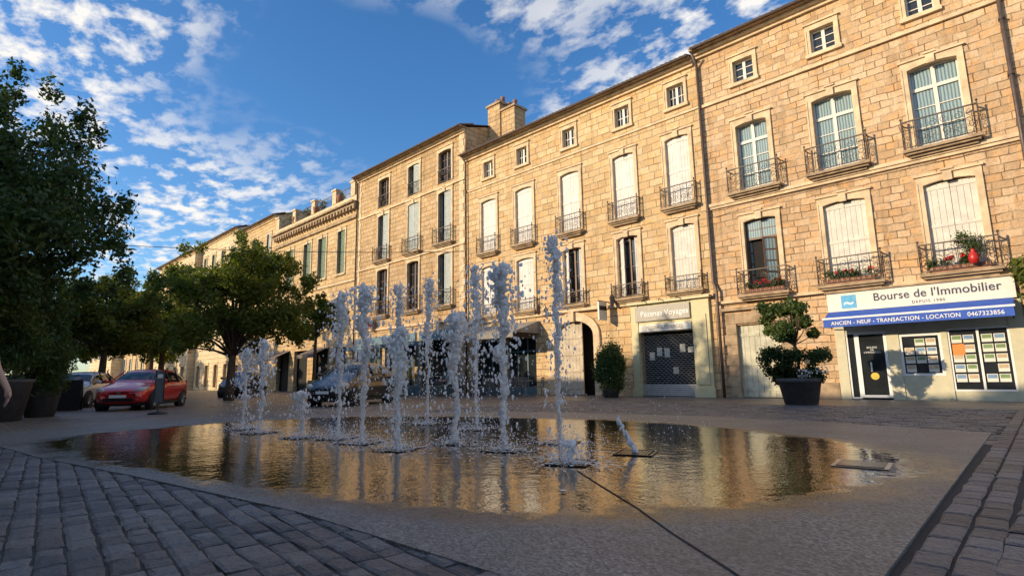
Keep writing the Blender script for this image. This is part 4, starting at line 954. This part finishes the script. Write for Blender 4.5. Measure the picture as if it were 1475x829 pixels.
def tablemesh():
    b=MB(); b.lathe([(.33,.72),(.35,.73),(.35,.75),(.02,.751)],n=18); b.tube([(0,0,.02),(0,0,.72)],.03,6)
    for k in range(3): a=k*2.094; b.tube([(0,0,.08),(.28*math.cos(a),.28*math.sin(a),.015)],.018,5)
    me=bpy.data.meshes.new('cafe_table'); me.from_pydata(b.v,[],b.f); me.materials.append(simple('table_grey',(.24,.22,.20),.4)); return me
CM,TM=chairmesh(),tablemesh()
r=random.Random(9)
tabs=[(-19.6,18.6),(-21.4,18.4),(-23.3,18.7),(-18.4,19.9),(-20.5,20.1),(-22.6,20.2),(-25.4,17.4),(-27.6,17.2),(-29.8,17.3),(-31.8,17.3),(-26.5,15.8),(-28.6,15.6),(-17.2,18.6),(-24.2,16.2)]
for (x,y) in tabs:
    o=bpy.data.objects.new('cafe_table',TM); S.collection.objects.link(o); o.location=(x,y,0)
    for k in range(3):
        a=r.random()*1+k*2.1; o=bpy.data.objects.new('cafe_chair',CM); S.collection.objects.link(o); o.location=(x+.58*math.cos(a),y+.58*math.sin(a),0); o.rotation_euler=(0,0,a-math.pi/2+r.uniform(-.3,.3))
def parasol(x,y,m,h=2.6,w=1.5):
    g=G('cafe_parasol',(x,y,0)); g('pole',WFR).tube([(0,0,0),(0,0,h+.3)],.025,6); g('base',BLACK).lathe([(.3,0),(.3,.08),(.05,.1)],n=12)
    c=g('canopy',m); n=8
    for k in range(n):
        a,b_=2*math.pi*k/n,2*math.pi*(k+1)/n; c.add([(0,0,h+.3),(w*math.cos(a),w*math.sin(a),h-.25),(w*math.cos(b_),w*math.sin(b_),h-.25)],[(0,1,2)])
        c.quad((w*math.cos(a),w*math.sin(a),h-.25),(w*math.cos(b_),w*math.sin(b_),h-.25),(w*math.cos(b_),w*math.sin(b_),h-.42),(w*math.cos(a),w*math.sin(a),h-.42))
    g.done()
parasol(-33,1.0,simple('green_canvas',(.05,.25,.10),.8)); parasol(-36,.2,simple('green_canvas2',(.06,.22,.09),.8))
g=G('overhead_cable'); pts=[]
for i in range(21):
    t=i/20; pts.append((-44+t*20,-2+t*23,9.5-t*1.2-1.2*4*t*(1-t)*.4))
g('cable',BLACK).tube(pts,.018,4); g.done()

# ------------------------------------------------------------------ people
def person(name,loc,rz,J,shirt,trous,seat=False,hair=HAIR):
    names=list(J); idx={n:i for i,n in enumerate(names)}
    E=[('pelvis','waist'),('waist','chest'),('chest','neckb'),('neckb','neck'),('neck','head'),('head','crown')]
    for s in 'LR': E+=[('neckb','sh'+s),('sh'+s,'el'+s),('el'+s,'wr'+s),('wr'+s,'hand'+s),('pelvis','hip'+s),('hip'+s,'kn'+s),('kn'+s,'an'+s),('an'+s,'toe'+s)]
    rad=dict(pelvis=.15,waist=.125,chest=.15,neckb=.085,neck=.052,head=.088,crown=.075,shL=.065,elL=.042,wrL=.028,handL=.033,hipL=.09,knL=.06,anL=.04,toeL=.035)
    for k in list(rad):
        if k.endswith('L'): rad[k[:-1]+'R']=rad[k]
    me=bpy.data.meshes.new('body'); me.from_pydata([J[n] for n in names],[(idx[a],idx[b]) for a,b in E],[])
    o=bpy.data.objects.new('tmp',me); S.collection.objects.link(o)
    o.modifiers.new('sk','SKIN')
    for i,n in enumerate(names):
        sv=me.skin_vertices[0].data[i]; q=rad[n]; sv.radius=(q*1.15,q*.85) if n in('waist','chest','pelvis') else (q,q); sv.use_root=(n=='pelvis')
    sb=o.modifiers.new('ss','SUBSURF'); sb.levels=2; sb.render_levels=2
    dg=bpy.context.evaluated_depsgraph_get(); m2=bpy.data.meshes.new_from_object(o.evaluated_get(dg)); bpy.data.objects.remove(o)
    for m in (shirt,trous,SKIN,hair,BLACK): m2.materials.append(m)
    jv={n:Vector(J[n]) for n in names}
    def dist(p,a,b):
        ab=b-a; t=max(0,min(1,(p-a).dot(ab)/max(ab.length_squared,1e-9))); return (p-a-ab*t).length,t
    for p in m2.polygons:
        c=p.center; best=min(((dist(c,jv[a],jv[b])[0]-min(rad[a],rad[b]),a,b,dist(c,jv[a],jv[b])[1]) for a,b in E),key=lambda q:q[0]); _,a,b,t=best
        mi=0
        if b in('head','crown') or (b=='neck' and t>.4): mi=2
        if b=='crown' or (a=='neck' and b=='head' and c.x<jv['head'].x-.03 and c.z>jv['head'].z-.03): mi=3 if c.x<jv['head'].x+.045 or c.z>jv['crown'].z else 2
        if b[:2] in('wr',) or b[:4]=='hand' or (b[:2]=='el' and t>.55): mi=2
        if b[:3]=='hip' or b[:2] in('kn','an') or (a=='pelvis' and t<.35): mi=1
        if b[:3]=='toe': mi=4
        p.material_index=mi; p.use_smooth=True
    e=empty(name,loc,rz); ob=bpy.data.objects.new('body',m2); S.collection.objects.link(ob); ob.parent=e
    f=MB(); hd=jv['head']; 
    f.tube([hd+Vector((.085,0,.02)),hd+Vector((.118,0,-.015)),hd+Vector((.09,0,-.03))],[.012,.016,.012],6)
    for s in (-1,1): f.tube([hd+Vector((0,s*.085,-.03)),hd+Vector((-.01,s*.1,0)),hd+Vector((0,s*.09,.03))],[.01,.014,.01],6)
    for sd in 'LR':
        h=jv['hand'+sd]; w=jv['wr'+sd]; d=(h-w).normalized(); side=d.cross(Vector((0,1 if sd=='L' else -1,0))); side=side.normalized() if side.length>.1 else Vector((1,0,0))
        for k in range(4):
            o_=side*(k-1.5)*.019; L=(.07,.08,.075,.06)[k]; inn=Vector((0,-1 if sd=='L' else 1,0))*.02
            f.tube([h+o_-d*.01,h+o_+d*L*.5+inn*.2,h+o_+d*L+inn],[.0095,.009,.007],6)
        f.tube([w+d*.03+side*.025,w+d*.06+side*.05,w+d*.095+side*.055],[.011,.011,.008],6)
    f.obj('fingers_nose_ears',SKIN,e,True)
    ey=MB()
    for s in (-1,1): ey.lathe([(.002,-.008),(.011,0),(.002,.008)],hd.x+.083,hd.y+s*.032,hd.z+.02,8)
    ey.obj('eyes',BLACK,e)
    mo=MB(); mo.tube([hd+Vector((.084,-.025,-.05)),hd+Vector((.092,0,-.05)),hd+Vector((.084,.025,-.05))],.006,5); mo.obj('mouth',simple('lips',(.35,.12,.1)),e)
    return e
def standing(armL=(.05,.0),armR=(-.05,0),step=.12):
    J=dict(pelvis=(0,0,.95),waist=(0,0,1.1),chest=(.01,0,1.3),neckb=(0,0,1.45),neck=(.01,0,1.54),head=(.03,0,1.64),crown=(.02,0,1.71))
    for s,sg,(a,b),st in (('L',1,armL,step),('R',-1,armR,-step)):
        J['sh'+s]=(0,sg*.18,1.42); J['el'+s]=(a*.5,sg*.23,1.14); J['wr'+s]=(a+.08,sg*.25+b,.90); J['hand'+s]=(a+.1,sg*.25+b,.82)
        J['hip'+s]=(0,sg*.1,.88); J['kn'+s]=(st*.5+.03,sg*.1,.49); J['an'+s]=(st-.02,sg*.1,.08); J['toe'+s]=(st+.14,sg*.11,.035)
    return J
def seated():
    J=dict(pelvis=(0,0,.56),waist=(-.01,0,.70),chest=(.0,0,.92),neckb=(0,0,1.06),neck=(.02,0,1.14),head=(.05,0,1.24),crown=(.04,0,1.31))
    for s,sg in (('L',1),('R',-1)):
        J['sh'+s]=(0,sg*.18,1.02); J['el'+s]=(.12,sg*.23,.80); J['wr'+s]=(.36,sg*.16,.80); J['hand'+s]=(.44,sg*.14,.80)
        J['hip'+s]=(.05,sg*.1,.54); J['kn'+s]=(.44,sg*.11,.52); J['an'+s]=(.42,sg*.11,.09); J['toe'+s]=(.56,sg*.12,.035)
    return J
PINK=simple('coral_shirt',(.50,.10,.07),.8); JEAN=simple('denim',(.04,.06,.11),.85); LB=simple('pale_blue_shirt',(.25,.33,.42),.8); GRY=simple('grey_shirt',(.2,.2,.2),.8); KH=simple('khaki_trousers',(.2,.16,.1),.85)
person('pedestrian',(-7.6,.14,0),R(10),standing((.16,.06)),PINK,JEAN)
person('seated_customer',(-21.9,18.0,0),R(-150),seated(),LB,KH)
person('seated_customer',(-20.9,17.9,0),R(140),seated(),GRY,JEAN)
person('seated_customer',(-27.2,16.7,0),R(120),seated(),PINK,JEAN)
for (x,y,rz) in ((-21.9,18.0,-150),(-20.9,17.9,140),(-27.2,16.7,120)):
    o=bpy.data.objects.new('cafe_chair',CM); S.collection.objects.link(o); o.location=(x,y,0); o.rotation_euler=(0,0,R(rz)+math.pi/2)

# ------------------------------------------------------------------ world, sun
EL,AZ=18.0,28.0
w=bpy.data.worlds.new('World'); S.world=w; w.use_nodes=True; nt=w.node_tree; nt.nodes.clear()
out=N(nt,'ShaderNodeOutputWorld'); sky=N(nt,'ShaderNodeTexSky'); sky.sky_type='NISHITA'; sky.sun_disc=False
sky.sun_elevation=R(EL); sky.sun_rotation=R(180+AZ); sky.air_density=1.0; sky.dust_density=.6; sky.ozone_density=2.5
hs=N(nt,'ShaderNodeHueSaturation'); hs.inputs['Saturation'].default_value=1.22; nt.links.new(sky.outputs[0],hs.inputs['Color'])
bg=N(nt,'ShaderNodeBackground'); bg.inputs[1].default_value=.15; nt.links.new(mixc(nt,1.0,hs.outputs[0],(1.1,1.26,1.42),'MULTIPLY'),bg.inputs[0])
tc=N(nt,'ShaderNodeTexCoord'); sx=N(nt,'ShaderNodeSeparateXYZ'); nt.links.new(tc.outputs['Generated'],sx.inputs[0])
zz=math_(nt,'ADD',math_(nt,'MAXIMUM',sx.outputs[2],.0),.12)
cb=N(nt,'ShaderNodeCombineXYZ'); nt.links.new(math_(nt,'DIVIDE',sx.outputs[0],zz),cb.inputs[0]); nt.links.new(math_(nt,'DIVIDE',sx.outputs[1],zz),cb.inputs[1])
mp=N(nt,'ShaderNodeMapping'); mp.inputs['Rotation'].default_value=(0,0,R(25)); mp.inputs['Scale'].default_value=(1.0,1.3,1); mp.inputs['Location'].default_value=(3.1,1.7,0); nt.links.new(cb.outputs[0],mp.inputs[0])
big=noise(nt,mp.outputs[0],.7,3,.5,.3); sm=noise(nt,mp.outputs[0],10,7,.58,.1); md=noise(nt,mp.outputs[0],2.8,4,.5)
mask=ramp(nt,big.outputs[0],.37,.53,(.0,)*3); puff=ramp(nt,math_(nt,'ADD',math_(nt,'MULTIPLY',sm.outputs[0],.72),math_(nt,'MULTIPLY',md.outputs[0],.28)),.465,.585)
cf=math_(nt,'MULTIPLY',mask,puff); hz=ramp(nt,sx.outputs[2],.02,.12); cf=math_(nt,'MULTIPLY',cf,hz)
bg2=N(nt,'ShaderNodeBackground'); bg2.inputs[0].default_value=(1,.975,.94,1); bg2.inputs[1].default_value=1.0
mx=N(nt,'ShaderNodeMixShader'); nt.links.new(cf,mx.inputs[0]); nt.links.new(bg.outputs[0],mx.inputs[1]); nt.links.new(bg2.outputs[0],mx.inputs[2]); nt.links.new(mx.outputs[0],out.inputs[0])
sl=bpy.data.lights.new('sun','SUN'); sl.energy=5.0; sl.angle=R(.5); sl.color=(1,.79,.52); so=bpy.data.objects.new('sun',sl); S.collection.objects.link(so)
dv=Vector((math.sin(R(AZ))*math.cos(R(EL)),math.cos(R(AZ))*math.cos(R(EL)),-math.sin(R(EL)))); so.rotation_euler=dv.to_track_quat('-Z','Y').to_euler(); so.location=(-20,-30,30)

# ------------------------------------------------------------------ camera
cam=bpy.data.cameras.new('camera'); cam.sensor_width=36; cam.lens=790/1475*36; cam.clip_end=3000; cam.clip_start=.02
co=bpy.data.objects.new('camera',cam); S.collection.objects.link(co)
rt=Vector((.7176,.6962,-.0172)).normalized(); bk=Vector((.6855,-.7105,-.1587)).normalized(); up=bk.cross(rt).normalized(); rt=up.cross(bk)
M=Matrix((rt,up,bk)).transposed().to_4x4(); M.translation=(0,0,.95); co.matrix_world=M
S.camera=co
S.view_settings.view_transform='Standard'; S.view_settings.look='None'; S.view_settings.exposure=0
print('objects',len(bpy.data.objects))
